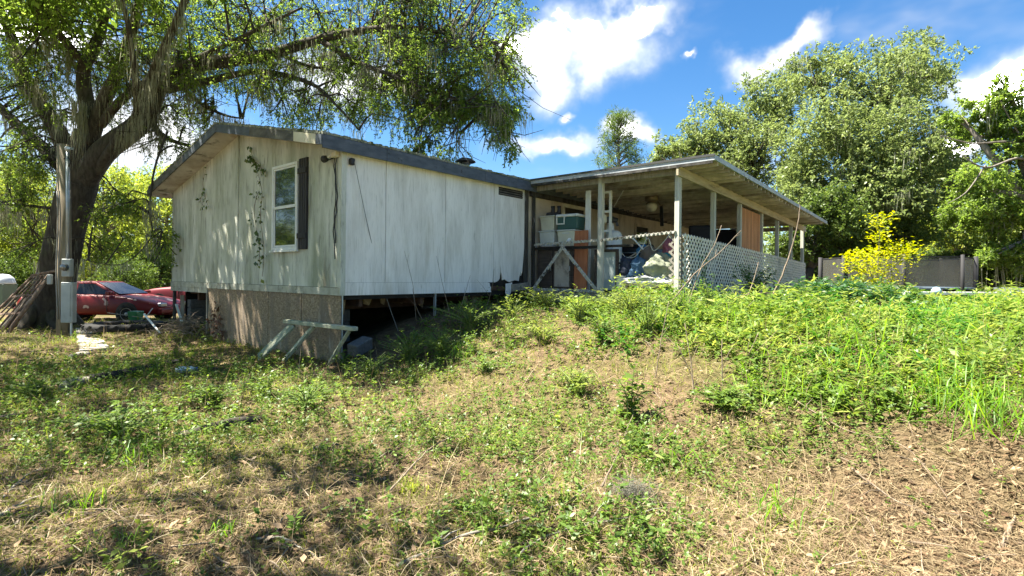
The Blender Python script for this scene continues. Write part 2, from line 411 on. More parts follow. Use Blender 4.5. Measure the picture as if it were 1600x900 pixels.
b = MB(); b.prism([(3.405, -.01, ZB), (3.405, -.01, 1.37), (3.46, -.01, 1.36), (3.47, -.01, 1.30), (3.50, -.01, 1.27), (3.49, -.01, 1.20), (3.52, -.01, ZB)], (0, .03, 0)); b.build('belly_band', siding, home)
b = MB(); b.prism([(3.93, -.05, 1.34), (4.16, -.03, 1.37), (4.14, -.03, 1.17), (3.97, -.07, 1.02), (3.91, -.06, 1.14)], (.01, .025, 0)); b.build('torn_scrap', siding, home)
MB().bar((4.12, -.06, 1.25), (4.66, -.05, 1.29), .05, .16).build('rotten_board', grey_wood_h, home, bevel=.006)
MB().bar((3.45, .02, 1.26), (4.05, .03, 1.23), .05, .09).build('rotten_board', steel_rust, home)
MB().box(4.60, 4.70, -.035, .02, 1.15, 3.5).build('corner_post', charred, home)
MB().bar((4.735, -.06, 1.16), (4.71, -.06, 2.3), .05, .035).build('loose_board', grey_wood, home)
MB().box(3.72, 4.52, -.004, .03, 3.23, 3.40).build('vent_slot', dark_in, home)
for k in range(3): MB().box(3.72, 4.52, -.016, -.006, 3.25+k*.05, 3.272+k*.05).build('vent_louver', grime_fascia, home)
MB().box(-.03, .055, -.03, -.004, 1.17, 3.46).build('corner_trim', gsiding, home)
MB().box(-.03, -.002, -.003, .065, 1.295, 3.46).build('corner_trim', gsiding, home)
# dark core added inside the skins to block light; far walls
MB().box(.035, HL-.03, .035, HW-.035, 1.10, ZE-.03).build('light_block_core', dark_in, home)
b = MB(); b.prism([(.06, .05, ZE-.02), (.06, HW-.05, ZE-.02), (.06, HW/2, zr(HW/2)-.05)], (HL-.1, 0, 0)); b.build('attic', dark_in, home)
MB().box(0, HL, HW-.03, HW, 1.17, ZE-.02).build('rear_wall', siding, home)
panelY(0, HW, 1.17, HL-.03, mat=siding, name='end_wall')
# long wall that the porch shelters
pwall = pmat('porch_wall', (.50, .43, .33), (.66, .59, .47), 2.2, (2, 2, .5), .8, .2, stains=(((.12, .10, .075), 1.3, (2, 2, .4), .54, .74), ((.32, .25, .16), .7, (1, 1, 1), .5, .7)))
xs_ = [4.705, 6.08, 7.3, 8.52, 9.74, 10.96, 12.18, 13.4, 14.6, HL]
for a, c in zip(xs_[:-1], xs_[1:]):
    MB().box(a, c-.006, 0, .03, 1.12, ZE-.03).build('wall_panel', pwall, home)
# skirting
for y0, y1, zb in ((.0, 1.215, -.15), (1.22, 2.435, -.1), (2.44, 3.65, 0), (3.655, 4.72, .05)):
    MB().box(-.004*(y0 > 1 and y0 < 3), .012, y0+.010, y1, zb, 1.165).build('skirting_sheet', osb, home)
b = MB(); b.prism([(.0, 4.725, .1), (.0, 5.16, .1), (.0, 5.30, .55), (.0, 5.26, .9), (.0, 5.34, 1.165), (.0, 4.725, 1.165)], (.012, 0, 0)); b.build('skirting_sheet', osb, home)
MB().box(-.02, .03, 5.34, HW, 1.06, 1.165).build('floor_rim', ledger, home)
MB().box(.02, .07, 5.42, 5.48, .15, 1.06).build('skirting_stud', grey_wood, home)
MB().box(.02, .07, 7.50, 7.60, .1, 1.06).build('skirting_stud', charred, home)
MB().bar((.15, 7.3, .25), (.12, 7.25, .95), .09, .04).build('leaning_board', grey_wood, home)
MB().bar((.02, 6.9, .25), (.05, 7.45, .72), .05, .03).build('leaning_board', white_trim, home)
MB().box(HL-.1, HL-.05, 0, HW, -.1, 1.1).build('skirting_sheet', dark_in, home)  # this sheet and the next added near-black to keep the underfloor dark
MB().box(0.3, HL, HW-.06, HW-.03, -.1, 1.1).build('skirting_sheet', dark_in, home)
# chassis and piers under the floor
for y in (1.3, 3.0, 4.6, 6.3):
    MB().box(.15, HL-.2, y-.05, y+.05, .86, 1.09).build('chassis_beam', steel_rust, home)
for k in range(12):
    MB().box(.4+k*1.3, .46+k*1.3, .1, HW-.1, .98, 1.095).build('chassis_outrigger', steel_rust, home)
for x, y in ((.75, 1.3), (.75, 6.3), (3.0, 1.3), (3.0, 3.0), (5.2, 1.3), (.8, 4.6), (.35, 6.9)):
    w = LW(x, y); z0 = H(w.x, w.y)-.05; zt = .86; n = max(1, round((zt-z0)/.2)); hh = (zt-z0)/n
    for k in range(n):
        MB().box(x-.2, x+.2, y-.1, y+.1, z0+k*hh+.004, z0+(k+1)*hh-.004).build('pier_block', block_m, home, bevel=.01)
ins = pmat('hanging_insulation', (.16, .11, .06), (.34, .27, .17), 9., rough=1, bmp=.8)
for k in range(9):
    x = .25+k*.52+random.uniform(-.15, .15); y = random.uniform(.15, .9); l = random.uniform(.12, .34); w = random.uniform(.05, .16)
    b = MB(); b.prism([(x-w, y, 1.1), (x+w, y, 1.1), (x+w*.8, y+.03, 1.1-l*.7), (x+w*.2, y-.02, 1.1-l), (x-w*.5, y+.02, 1.1-l*.8)], (.02, .05, 0)); b.build('hanging_insulation', ins, home)
MB().bar((.03, .02, .02), (.03, .02, 1.17), .035, .02).build('tie_strap', plain('galvanised', (.42, .46, .50), .45, .6), home)
MB().bar((1.98, .02, .5), (1.98, .02, 1.17), .06, .02).build('tie_strap', MATS['galvanised'], home)
# roof: deck, edges, fascias, soffit
def rake(y, off): return ZE + SL*(y if y < HW/2 else HW-y) + off
b = MB()
prof = [(-.12, rake(-.12, .02)), (HW/2, rake(HW/2, .02)), (HW+.35, rake(HW+.35, .02)), (HW+.35, rake(HW+.35, .10)), (HW/2, rake(HW/2, .11)), (-.12, rake(-.12, .10))]
b.prism([(-.42, y, z) for y, z in prof], (HL+.8, 0, 0)); roof = b.build('roof', mossroof, home)
b = MB(); nb = 60    # rolled edge of moss and leaf rot on the eaves and rake
for k in range(260):
    x = -.43+k*.06; r = random.uniform(.012, .035); b.box(x, x+.055, -.14-r*.4, -.08, rake(-.12, .085), rake(-.12, .10)+r)
b.build('moss_edge', mossroof, roof, kind='stuff')
b = MB()
for k in range(150):
    y = -.1+k*.0535; r = random.uniform(.008, .03); b.box(-.445-r*.3, -.38, y, y+.05, rake(y, .085), rake(y, .105)+r)
b.build('moss_edge', mossroof, roof, kind='stuff')
def rake_board(y0, y1, mat, x=-.45, h=.155):
    b = MB(); b.prism([(x, y0, rake(y0, .075)-h), (x, y1, rake(y1, .075)-h), (x, y1, rake(y1, .075)), (x, y0, rake(y0, .075))], (.026, 0, 0)); return b.build('rake_board', mat, home)
rake_board(-.14, .02, slate); rake_board(.025, .70, cream); rake_board(.705, 2.3, grime_fascia); rake_board(2.305, HW/2-.002, slate)
rake_board(HW/2+.002, 5.6, slate); rake_board(5.605, HW+.36, grime_fascia)
for x0, x1 in ((-.43, .74), (.745, 3.15), (3.155, 4.72), (4.725, 9), (9.005, HL+.3)):
    MB().box(x0, x1, -.15, -.122, rake(-.12, .075)-.20, rake(-.12, .08)).build('fascia_board', slate, home, bevel=.004)
for y0, y1 in ((-.12, 1.9), (1.905, HW/2-.005), (HW/2+.005, 5.4), (5.405, HW+.34)):
    b = MB(); b.prism([(-.42, y0, rake(y0, -.055)), (-.42, y1, rake(y1, -.055)), (-.42, y1, rake(y1, -.04)), (-.42, y0, rake(y0, -.04))], (.45, 0, 0)); b.build('soffit_panel', soffit_m, home)
MB().box(0, HL, -.12, .0, rake(-.12, -.07), rake(-.12, -.055)).build('soffit_panel', soffit_m, home)
b = MB(); b.prism([(-.42, HW+.02, ZE-.09), (-.42, HW+.34, ZE-.16), (-.42, HW+.34, ZE-.07), (-.42, HW+.02, ZE+.0)], (HL+.6, 0, 0)); b.build('soffit_panel', soffit_m, home)
vx, vy = 3.62, .9; vz = rake(vy, .09)
vent = MB().lathe([(.09, -.1), (.09, .10), (.10, .11), (.10, .16)], 16, (vx, vy, vz)).build('roof_vent', plain('dark_galvanised', (.10, .10, .10), .5, .7), home, smooth=False)
MB().lathe([(.02, .27), (.15, .24), (.225, .19), (.225, .175), (.10, .17)], 24, (vx, vy, vz)).build('vent_cap', MATS['dark_galvanised'], vent)
# window with one shutter on the gable
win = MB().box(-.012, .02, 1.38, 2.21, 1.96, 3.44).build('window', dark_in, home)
fr = white_trim
for (a, c, d, e) in ((1.335, 1.385, 1.93, 3.47), (2.205, 2.255, 1.93, 3.47), (1.386, 2.204, 1.93, 1.985), (1.386, 2.204, 3.42, 3.47)):
    MB().box(-.05, .0, a, c, d, e).build('frame', fr, win, bevel=.004)
for (a, c, d, e, x) in ((1.39, 1.42, 2.70, 3.415, -.04), (2.17, 2.20, 2.70, 3.415, -.04), (1.421, 2.169, 2.68, 2.73, -.042), (1.39, 1.42, 1.99, 2.675, -.03), (2.17, 2.20, 1.99, 2.675, -.03), (1.421, 2.169, 1.99, 2.02, -.03), (1.421, 2.169, 3.385, 3.415, -.04)):
    MB().box(x, x+.02, a, c, d, e).build('sash', fr, win)
gl = glass('window_glass')
MB().box(-.026, -.02, 1.42, 2.17, 2.73, 3.385).build('pane', gl, win)
MB().box(-.020, -.014, 1.42, 2.17, 2.02, 2.68).build('pane', gl, win)
MB().box(-.075, -.03, 1.30, 2.29, 1.895, 1.928).build('sill', fr, win)
shm = pmat('dark_shutter', (.022, .020, .022), (.055, .052, .055), 5., (6, 6, .6), .75, .3)
shut = MB().box(-.022, -.004, 1.03, 1.315, 1.93, 3.50).build('shutter', shm, home)
for k in range(4): MB().box(-.036, -.023, 1.035+k*.07, 1.095+k*.07, 1.93, 3.50+.0).build('board', shm, shut, bevel=.004)
for z in (2.12, 3.24): MB().box(-.058, -.037, 1.035, 1.31, z, z+.09).build('batten', shm, shut)
# flood lamp and cables at the corner
blk = plain('black_plastic', (.015, .015, .016), .5)
fl = MB().lathe([(.02, 0), (.05, .03), (.06, .10), (.055, .11)], 12, (-.10, .28, 3.36), 'y').build('flood_lamp', blk, home)
MB().bar((-.03, .20, 3.44), (-.10, .27, 3.37), .03, .03).build('bracket', white_trim, fl)
MB().box(-.10, -.031, .03, .16, 3.36, 3.44).build('junction_box', cream, home, bevel=.006)
MB().box(.10, .18, -.09, -.012, 3.25, 3.36).build('flood_lamp', blk, home, bevel=.015)
for dy, zl in ((.0, 2.0), (.05, 1.75)):
    p = [(-.012-.02*abs(math.sin(k*1.3+dy*9)), .13+dy*.8+.03*math.sin(k*.9+dy*20), 3.38-k*(3.38-zl)/11) for k in range(12)]
    MB().tube([(-.10, .24, 3.33)]+p, .009, 5).build('cable', blk, home)
# door and window in the porch wall
dX0, dX1 = 6.15, 7.02
door = MB().box(dX0, dX1, -.02, .0, 1.15, 3.22).build('door', pmat('dark_door', (.02, .016, .013), (.05, .042, .035), 4, (4, 4, .5)), home)
for a, c, d, e in ((dX0-.09, dX0-.002, 1.15, 3.30), (dX1+.002, dX1+.09, 1.15, 3.30), (dX0, dX1, 3.222, 3.31)):
    MB().box(a, c, -.035, -.001, d, e).build('door_frame', cream, door)
MB().lathe([(.0, 0), (.025, .01), (.03, .04), (.0, .055)], 10, (dX0+.08, -.078, 2.1), 'y').build('door_knob', plain('brass', (.4, .3, .12), .4, .8), door)
w2 = MB().box(9.95, 10.72, -.012, .0, 1.95, 3.05).build('window', glass('window_glass'), home)
for a, c, d, e in ((9.87, 9.948, 1.87, 3.13), (10.722, 10.80, 1.87, 3.13), (9.949, 10.721, 3.052, 3.13), (9.949, 10.721, 1.87, 1.948)):
    MB().box(a, c, -.03, -.001, d, e).build('frame', pwall, w2)
MB().bar((4.75, -.05, 3.38), (HL, -.05, 3.38), .07, .12).build('ledger_board', charred, home)

# ------------------------------------------------------------ porch
PX0, PX1, PY = 4.86, 15.05, -3.53
porch = thing('porch', 'sagging open porch with flat pan roof and white lattice rail', 'porch', P0, HRZ)
def sg(x): return -.028*(x-PX0)
pan_m = pmat('stained_roof_pan', (.38, .34, .28), (.60, .55, .47), 2.0, (.7, 2.5, 1), .7, .15, stains=(((.11, .09, .07), 1.4, (1, .6, 1), .50, .72), ((.20, .14, .09), .9, (1, 1, 1), .58, .76)), rnd=.28)
RX0, RX1, RY0, RY1 = 4.66, 14.9, -.05, -4.17
pw = .305; n = int((RX1-RX0)/pw)
for k in range(n):
    x0 = RX0+k*pw; z = 3.60+sg(x0)
    b = MB(); b.box(x0+.02, x0+pw-.02, RY1, RY0, z, z+.012)
    b.box(x0+.0, x0+.038, RY1+.03, RY0, z-.075, z+.012); b.box(x0+pw-.02, x0+pw-.004, RY1, RY0, z-.024, z+.012)
    b.build('roof_pan', pan_m, porch)
alu = pmat('chalky_aluminium', (.30, .33, .36), (.48, .51, .54), 4., rough=.55, bmp=.1, stains=(((.10, .10, .10), 5., (1, 1, 1), .58, .72),))
MB().box(RX0-.03, RX0-.002, RY1-.03, RY0, 3.565, 3.655).build('roof_fascia', alu, porch)
MB().box(RX0-.045, RX0-.031, RY1-.04, RY0, 3.635, 3.675).build('roof_trim', MATS['dark_galvanised'], porch)
MB().box(RX0-.028, RX0-.004, RY1-.0, RY0, 3.515, 3.563).build('rotten_fascia_strip', charred, porch)
b = MB(); b.hexa([(RX0-.03, RY1-.035, 3.575), (RX1, RY1-.035, 3.575+sg(RX1)), (RX1, RY1-.005, 3.575+sg(RX1)), (RX0-.03, RY1-.005, 3.575)], [(RX0-.03, RY1-.035, 3.66), (RX1, RY1-.035, 3.66+sg(RX1)), (RX1, RY1-.005, 3.66+sg(RX1)), (RX0-.03, RY1-.005, 3.66)]); b.build('roof_fascia', alu, porch)
tan_wood = pmat('tan_beam', (.34, .28, .19), (.54, .46, .33), 4., (.6, 6, 6), .85, .4, stains=(((.14, .11, .08), 3., (.6, 4, 4), .58, .74),))
for dx in (0, 1):
    xa, xb = (PX0-.22, 9.9) if dx == 0 else (9.905, PX1+.1)
    MB().hexa([(xa, PY-.02, 3.37+sg(xa)), (xb, PY-.02, 3.37+sg(xb)), (xb, PY+.02, 3.37+sg(xb)), (xa, PY+.02, 3.37+sg(xa))], [(xa, PY-.02, 3.545+sg(xa)), (xb, PY-.02, 3.545+sg(xb)), (xb, PY+.02, 3.545+sg(xb)), (xa, PY+.02, 3.545+sg(xa))]).build('beam', tan_wood, porch)
MB().box(PX0-.02, PX0+.02, PY+.03, -.04, 3.43, 3.545).build('beam', grey_wood, porch)
MB().box(PX1-.3, PX1-.26, PY+.03, -.04, 3.40+sg(PX1), 3.53+sg(PX1)).build('beam', grey_wood, porch)
post_m = pmat('pale_post', (.34, .34, .29), (.55, .55, .49), 4., (8, 8, .6), .85, .4, stains=(((.20, .20, .15), 2., (3, 3, .4), .55, .75), ((.09, .085, .07), 6., (3, 3, .5), .66, .78)))
PXS = [PX0, 6.70, 8.45, 10.25, 11.85, 13.45, PX1]
def post(x, y, w, zt, zb=None):
    q = LW(x, y); zb = H(q.x, q.y)-.1 if zb is None else zb
    return MB().box(x-w/2, x+w/2, y-w/2, y+w/2, zb, zt).build('post', post_m, porch, bevel=.008)
for x in PXS: post(x, PY+.072, .095 if x != PX0 else .10, 3.53+sg(x))
post(PX0+.03, -1.80, .105, 3.56); MB().box(PX0-.03, PX0+.03, -.09, -.035, .9, 3.54).build('post', charred, porch)
MB().box(PX0+.0, PX0+.03, -1.74, -.10, 2.10, 2.16).build('rail', dark_in, porch)
MB().box(PX0+.09, PX0+.12, -2.5, -1.87, 2.12, 2.17).build('rail', dark_in, porch)
post(PX1-.25, -1.8, .09, 3.5+sg(PX1)); 
# deck
for k in range(25):
    y0 = PY+.0+k*.14
    if y0 > -.16: break
    b = MB(); b.hexa([(PX0, y0, 1.14), (PX1, y0, 1.14+sg(PX1)), (PX1, y0+.134, 1.14+sg(PX1)), (PX0, y0+.134, 1.14)], [(PX0, y0, 1.175), (PX1, y0, 1.175+sg(PX1)), (PX1, y0+.134, 1.175+sg(PX1)), (PX0, y0+.134, 1.175)]); b.build('deck_plank', grey_wood_h, porch)
MB().box(PX0-.04, PX0-.002, PY, -.04, .95, 1.165).build('rim_joist', grey_wood_h, porch)
for k in range(7):
    x = PX0+.5+k*1.6; MB().box(x, x+.04, PY+.04, -.06, .96+sg(x), 1.135+sg(x)).build('joist', grey_wood, porch)
# lattice: one sheet in each bay
latt = pmat('white_lattice', (.68, .62, .50), (.82, .76, .64), 6., rough=.6, bmp=.1, stains=(((.30, .31, .24), 2.2, (1, 1, 1), .55, .78),))
def lattice(x0, x1, z0, z1, y, name='lattice_panel', sp=.118, w=.036, axis='x', mat=None):
    b = MB(); Wd, Ht = x1-x0, z1-z0
    for layer, sgn in ((0, 1), (1, -1)):
        c = -Ht-Wd
        while c < Wd+Ht:
            pts = []
            # x = c + sgn*z
            za, zb_ = 0., Ht; xa, xb = c+sgn*za, c+sgn*zb_
            lo, hi = 0., 1.
            dxx = xb-xa
            for lim, sg_ in ((0, 1), (Wd, -1)):
                tt = (lim-xa)/dxx
                if (dxx > 0) == (sg_ == 1): lo = max(lo, tt)
                else: hi = min(hi, tt)
            if hi-lo > .02:
                p = (xa+dxx*lo, Ht*lo); q = (xa+dxx*hi, Ht*hi); yy = y+layer*.009
                if axis == 'x': b.bar((x0+p[0], yy, z0+p[1]+sg(x0+p[0])), (x0+q[0], yy, z0+q[1]+sg(x0+q[0])), .008, w, up=(0, 1, 0)) if False else b.bar((x0+p[0], yy, z0+p[1]+sg(x0+p[0])), (x0+q[0], yy, z0+q[1]+sg(x0+q[0])), w, .008, up=(0, 1, 0))
                else: b.bar((y+layer*.009, x0+p[0], z0+p[1]), (y+layer*.009, x0+q[0], z0+q[1]), w, .008, up=(1, 0, 0))
            c += sp*1.25
    return b.build(name, mat or latt, porch, kind='stuff')
for a, c in zip(PXS[:-1], PXS[1:]):
    q = LW((a+c)/2, PY); lattice(a+.0, c-.01, .72, 2.33, PY-.035)
for a, c in zip(PXS[:-1], PXS[1:]):
    MB().bar((a+.05, PY-.005, 2.30+sg(a)), (c-.05, PY-.005, 2.30+sg(c)), .03, .05).build('rail', latt, porch)
# broken strips of lattice left as a front rail
lat_old = pmat('old_lattice', (.34, .33, .28), (.62, .61, .56), 9., (1, 1, 1), .8, .3, stains=(((.06, .055, .045), 9., (1, 1, 1), .52, .62),))
def notched(p, q, name='rail_strip', w=.045):
    b = MB(); p = Vector(p); q = Vector(q); d = q-p; n = int(d.length/.085); b.bar(p, q, .012, w, up=(0, 0, 1) if abs(d.z) < .7*d.length else (0, 1, 0))
    dn = d.normalized()
    for k in range(n):
        t = p + d*((k+.5)/n); o = Vector((-.011, 0, 0)); e = Vector((0, dn.y*.02, .03+dn.z*.01))
        b.bar(t+o-e, t+o+e, .012, .035, up=(1, 0, 0))
    return b.build(name, lat_old, porch)
fx = PX0-.05
notched((fx, -.12, 2.22), (fx, -1.76, 2.26)); notched((fx, -1.83, 2.26), (fx, PY+.07, 2.36))
ya, yb, yc = -.10, -.93, -1.72
notched((fx, yb, 2.18), (fx, ya-.02, 1.24), w=.07); notched((fx-.03, yb+.05, 2.18), (fx-.03, yc-.05, 1.24), w=.07); notched((fx, ya, 1.215), (fx, yc-.1, 1.215), w=.06)
lattice(PY+.0, PY+.22, .8, 2.3, fx+.01, axis='y', mat=grey_wood)  # corner lattice coloured darker grey to stand for the shade on it
# cedar panel between two posts and the plank wall at the far end
ced = pmat('cedar_slat', (.34, .14, .06), (.58, .28, .13), 4., (7, 7, .5), .7, .3, rnd=.18)
cp = MB().bar((8.51, PY+.11, 2.36), (10.2, PY+.11, 2.33), .03, .05).build('cedar_screen', ced, porch)
for k in range(14):
    x = 8.53+k*.118; MB().box(x, x+.108, PY+.075, PY+.092, 2.20+sg(x), 3.33+sg(x)).build('slat', ced, cp)
MB().bar((8.51, PY+.11, 3.2), (10.2, PY+.11, 3.15), .03, .05).build('batten', ced, cp)
brn = pmat('brown_board', (.10, .06, .035), (.20, .125, .08), 3., (1, 1, 1), .8, .2)
MB().box(PX1-.35, PX1-.32, -2.2, -.05, 1.0, 2.2).build('end_board', brn, porch)
# ------------------------------------------------------------ trees
bark = pmat('oak_bark', (.026, .022, .018), (.095, .083, .068), 9., (1.6, 1.6, .45), .95, 1.0, stains=(((.12, .122, .10), 3., (1, 1, .6), .58, .78), ((.05, .06, .025), 1.7, (1, 1, 1), .55, .75)))
pbark = pmat('pale_bark', (.10, .085, .07), (.26, .235, .20), 7., (1.6, 1.6, .5), .95, .6)
L_oak = leafmat('live_oak_leaf', [(0., (.065, .11, .022)), (.4, (.14, .225, .042)), (.75, (.225, .335, .07)), (1., (.35, .43, .12))], .6, .3, .06)
L_grey = leafmat('grey_green_leaf', [(0., (.076, .11, .036)), (.45, (.165, .225, .072)), (.8, (.245, .31, .115)), (1., (.36, .40, .17))], .5, .35, .06)
L_dark = leafmat('dark_green_leaf', [(0., (.035, .065, .016)), (.5, (.085, .14, .030)), (1., (.17, .235, .05))], .48, .35, .06)
L_light = leafmat('light_green_leaf', [(0., (.12, .17, .025)), (.5, (.24, .31, .05)), (1., (.38, .42, .10))], .6, .3, .05)
L_yellow = leafmat('yellow_leaf', [(0., (.13, .20, .018)), (.4, (.30, .35, .022)), (1., (.52, .50, .035))], .55, .2, .04)
moss_m = leafmat('spanish_moss', [(0., (.17, .175, .12)), (.5, (.30, .31, .22)), (1., (.44, .45, .34))], .45, .3, 0)

def smooth_path(pts, rads, n=6):
    P = [Vector(p) for p in pts]; out = []; ro = []
    for i in range(len(P)-1):
        p0, p1, p2, p3 = P[max(i-1, 0)], P[i], P[i+1], P[min(i+2, len(P)-1)]
        for k in range(n):
            t = k/n
            out.append(.5*((2*p1) + (p2-p0)*t + (2*p0-5*p1+4*p2-p3)*t*t + (3*p1-p0-3*p2+p3)*t**3)); ro.append(rads[i]*(1-t)+rads[i+1]*t)
    out.append(P[-1]); ro.append(rads[-1]); return out, ro
def wob(pts, a):
    return [p + Vector((random.gauss(0, a), random.gauss(0, a), random.gauss(0, a))) for p in pts]
class Foliage:
    def __init__(s): s.V = []; s.T = []; s.n = 0
    def spray(s, C, Rd, nt, nl, L, droop=.5, flat=.75, wr=.45):
        """C clump centres (n,3), Rd radii: nt twigs a clump, nl leaves a twig"""
        C = np.asarray(C, float).reshape(-1, 3); Rd = np.asarray(Rd, float).reshape(-1, 1)*np.ones((len(C), 1))
        c = np.repeat(C, nt, 0); r = np.repeat(Rd, nt, 0); n = len(c)
        off = rng.normal(0, .5, (n, 3))*np.array([[1, 1, flat]])
        st = c + off*r*.8
        d = norm(off*.9 + rng.normal(0, .45, (n, 3)) + np.array([[0, 0, -droop]]))
        ln = r*rng.uniform(.35, .85, (n, 1))
        mid = st + d*ln*.5; en = st + d*ln + np.array([[0, 0, -1.]])*droop*ln*.3
        sd = norm(np.cross(d, rng.normal(0, 1, (n, 3))))*.006
        s.T.append(np.stack([st-sd, st+sd, en+sd*.4, en-sd*.4], 1).reshape(-1, 3))
        t = rng.uniform(.05, 1., (n, nl, 1))
        p = st[:, None]*(1-t)**2 + 2*t*(1-t)*mid[:, None] + t*t*en[:, None] + rng.normal(0, .018, (n, nl, 3))*(L/.07)
        a = d[:, None] + rng.normal(0, .75, (n, nl, 3)); N = rng.normal(0, .6, (n, nl, 3)) + np.array([0, 0, .8])
        p = p.reshape(-1, 3); a = a.reshape(-1, 3); N = N.reshape(-1, 3)
        LL = L*rng.uniform(.6, 1.35, len(p))
        s.V.append(leaf_arrays(p, a, N, LL, LL*wr)); s.n += len(p)
    def leaves(s, name, mat):
        return np_quads(name, np.concatenate(s.V), quad_idx(sum(len(v) for v in s.V)//4), mat)
    def twigs(s, name, mat):
        return np_quads(name, np.concatenate(s.T), quad_idx(sum(len(v) for v in s.T)//4), mat)
def moss_mesh(anchors, lens, per=26, spread=.09, w=.011):
    A = np.repeat(np.asarray(anchors, float).reshape(-1, 3), per, 0); Ln = np.repeat(np.asarray(lens, float), per)
    n = len(A); A = A + rng.normal(0, spread, (n, 3))*np.array([[1, 1, .6]])
    L = Ln*rng.beta(2, 2.2, n)*1.5
    D = np.stack([rng.normal(0, .09, n), rng.normal(0, .09, n), -np.ones(n)], 1)
    ang = rng.uniform(0, 6.28, n); side = np.stack([np.cos(ang), np.sin(ang), np.zeros(n)], 1)
    return blade_arrays(A, D, L, w*rng.uniform(.6, 1.5, n), rng.uniform(-.03, .03, n), side)
def to_local(V, o): return V - np.array([[o[0], o[1], o[2]]])

# ---- the great live oak by the pole
base = at(72, 512, 13.7); base.z = H(base.x, base.y)
oak = thing('oak_tree', 'huge live oak hung with grey moss, its limb arching over the roof', 'tree', base)
def rel(p): return Vector(p) - base
trunk_pts = [(68, 528, 13.8, .54), (76, 500, 13.7, .47), (87, 440, 13.6, .42), (104, 360, 13.5, .39), (122, 290, 13.5, .42), (132, 240, 13.5, .36), (136, 205, 13.5, .26)]
p, r = smooth_path([at(*q[:3]) for q in trunk_pts], [q[3] for q in trunk_pts], 6)
b = MB(); b.tube([rel(v) for v in p], r, 18)
for a in range(7):   # root flares
    t = a*.9+.3; d = Vector((math.cos(t), math.sin(t), 0)); q = Vector(base)
    b.tube([rel(q + d*.25 + Vector((0, 0, .75))), rel(q + d*.55 + Vector((0, 0, .22))), rel(q + d*.8 + Vector((0, 0, -.02))), rel(q + d*1.0 + Vector((0, 0, -.12)))], [.2, .16, .09, .03], 8)
b.build('trunk', bark, oak, smooth=True)
LIMBS = [
 [(122, 296, 13.5, .36), (165, 245, 13.4, .33), (215, 188, 13.2, .29), (255, 132, 13.0, .26), (290, 106, 12.8, .22), (350, 92, 12.6, .185), (430, 80, 12.4, .15), (510, 60, 12.1, .115), (590, 46, 11.8, .085), (650, 40, 11.6, .055), (720, 60, 11.4, .03), (780, 105, 11.3, .015)],
 [(262, 140, 13.0, .12), (333, 124, 12.7, .10), (408, 115, 12.6, .08), (484, 128, 12.4, .055), (530, 165, 12.3, .035), (562, 205, 12.2, .018)],
 [(505, 66, 12.1, .085), (560, 98, 11.9, .07), (620, 122, 11.6, .05), (700, 150, 11.4, .03), (770, 175, 11.2, .014)],
 [(600, 45, 11.8, .06), (640, 70, 11.9, .045), (660, 110, 12, .03), (690, 160, 12.1, .018), (720, 205, 12.1, .01)],
 [(132, 250, 13.5, .27), (133, 180, 13.6, .22), (140, 110, 13.7, .18), (152, 40, 13.8, .14), (165, -60, 13.9, .1), (170, -160, 14, .05)],
 [(140, 225, 13.4, .22), (160, 160, 13.2, .19), (180, 105, 13, .16), (203, 45, 12.7, .13), (228, -20, 12.4, .10), (260, -120, 12, .05)],
 [(112, 262, 13.5, .26), (85, 205, 13.5, .23), (55, 150, 13.6, .19), (28, 95, 13.7, .16), (8, 45, 13.8, .13), (-20, -30, 14, .08)],
 [(110, 275, 13.6, .22), (70, 240, 13.8, .18), (30, 200, 14.1, .15), (-10, 160, 14.4, .12), (-80, 100, 14.8, .06)],
 [(158, 195, 13.3, .13), (200, 150, 12.9, .115), (245, 118, 12.6, .10), (300, 92, 12.2, .075), (380, 60, 11.6, .05), (470, 10, 11, .025)],
 [(148, 272, 13.4, .13), (185, 218, 12.9, .115), (205, 180, 12.5, .10), (215, 120, 11.6, .08), (200, 40, 10.6, .05), (170, -60, 9.6, .03)],
 [(250, 150, 13, .10), (235, 185, 13.2, .08), (270, 220, 13.6, .06), (330, 235, 14, .035), (390, 240, 14.3, .02)],
 [(262, 205, 13, .03), (244, 262, 12.9, .028), (236, 330, 12.8, .022), (232, 372, 12.8, .018), (190, 408, 12.8, .013), (128, 404, 12.8, .008)],
 [(130, 330, 13.5, .06), (75, 322, 13.3, .05), (30, 318, 13.1, .035), (-30, 322, 13, .02)],
 [(70, 322, 13.3, .025), (80, 345, 13.2, .018), (95, 370, 13.2, .01)],
 [(275, 120, 13, .08), (300, 150, 13.4, .06), (345, 180, 13.9, .04), (380, 186, 14.3, .02)],
 [(345, 96, 12.7, .07), (380, 60, 13.4, .055), (430, 20, 14.2, .04), (480, -30, 15, .02)],
 [(430, 80, 12.4, .06), (470, 100, 13, .045), (540, 110, 13.6, .03), (610, 140, 14, .015)],
 [(215, 188, 13.2, .12), (240, 120, 11.8, .10), (280, 20, 10.4, .08), (330, -120, 9, .05), (380, -260, 8, .03)],
 [(140, 110, 13.7, .12), (60, 20, 12.4, .1), (-40, -120, 10.4, .07), (-100, -300, 8.4, .04)],
 [(152, 40, 13.8, .10), (260, -60, 13.0, .08), (400, -160, 11.6, .05), (520, -220, 10.6, .03)]]
LP = []
lb = MB()
for L in LIMBS:
    pts = [at(*q[:3]) for q in L]; pts = [pts[0]] + wob(pts[1:], .05)
    p, r = smooth_path(pts, [q[3] for q in L], 5)
    lb.tube([rel(v) for v in p], [q_*.86 for q_ in r], 9)
    LP += [v for v in p[3:]]
LPa = np.array([tuple(v) for v in LP])
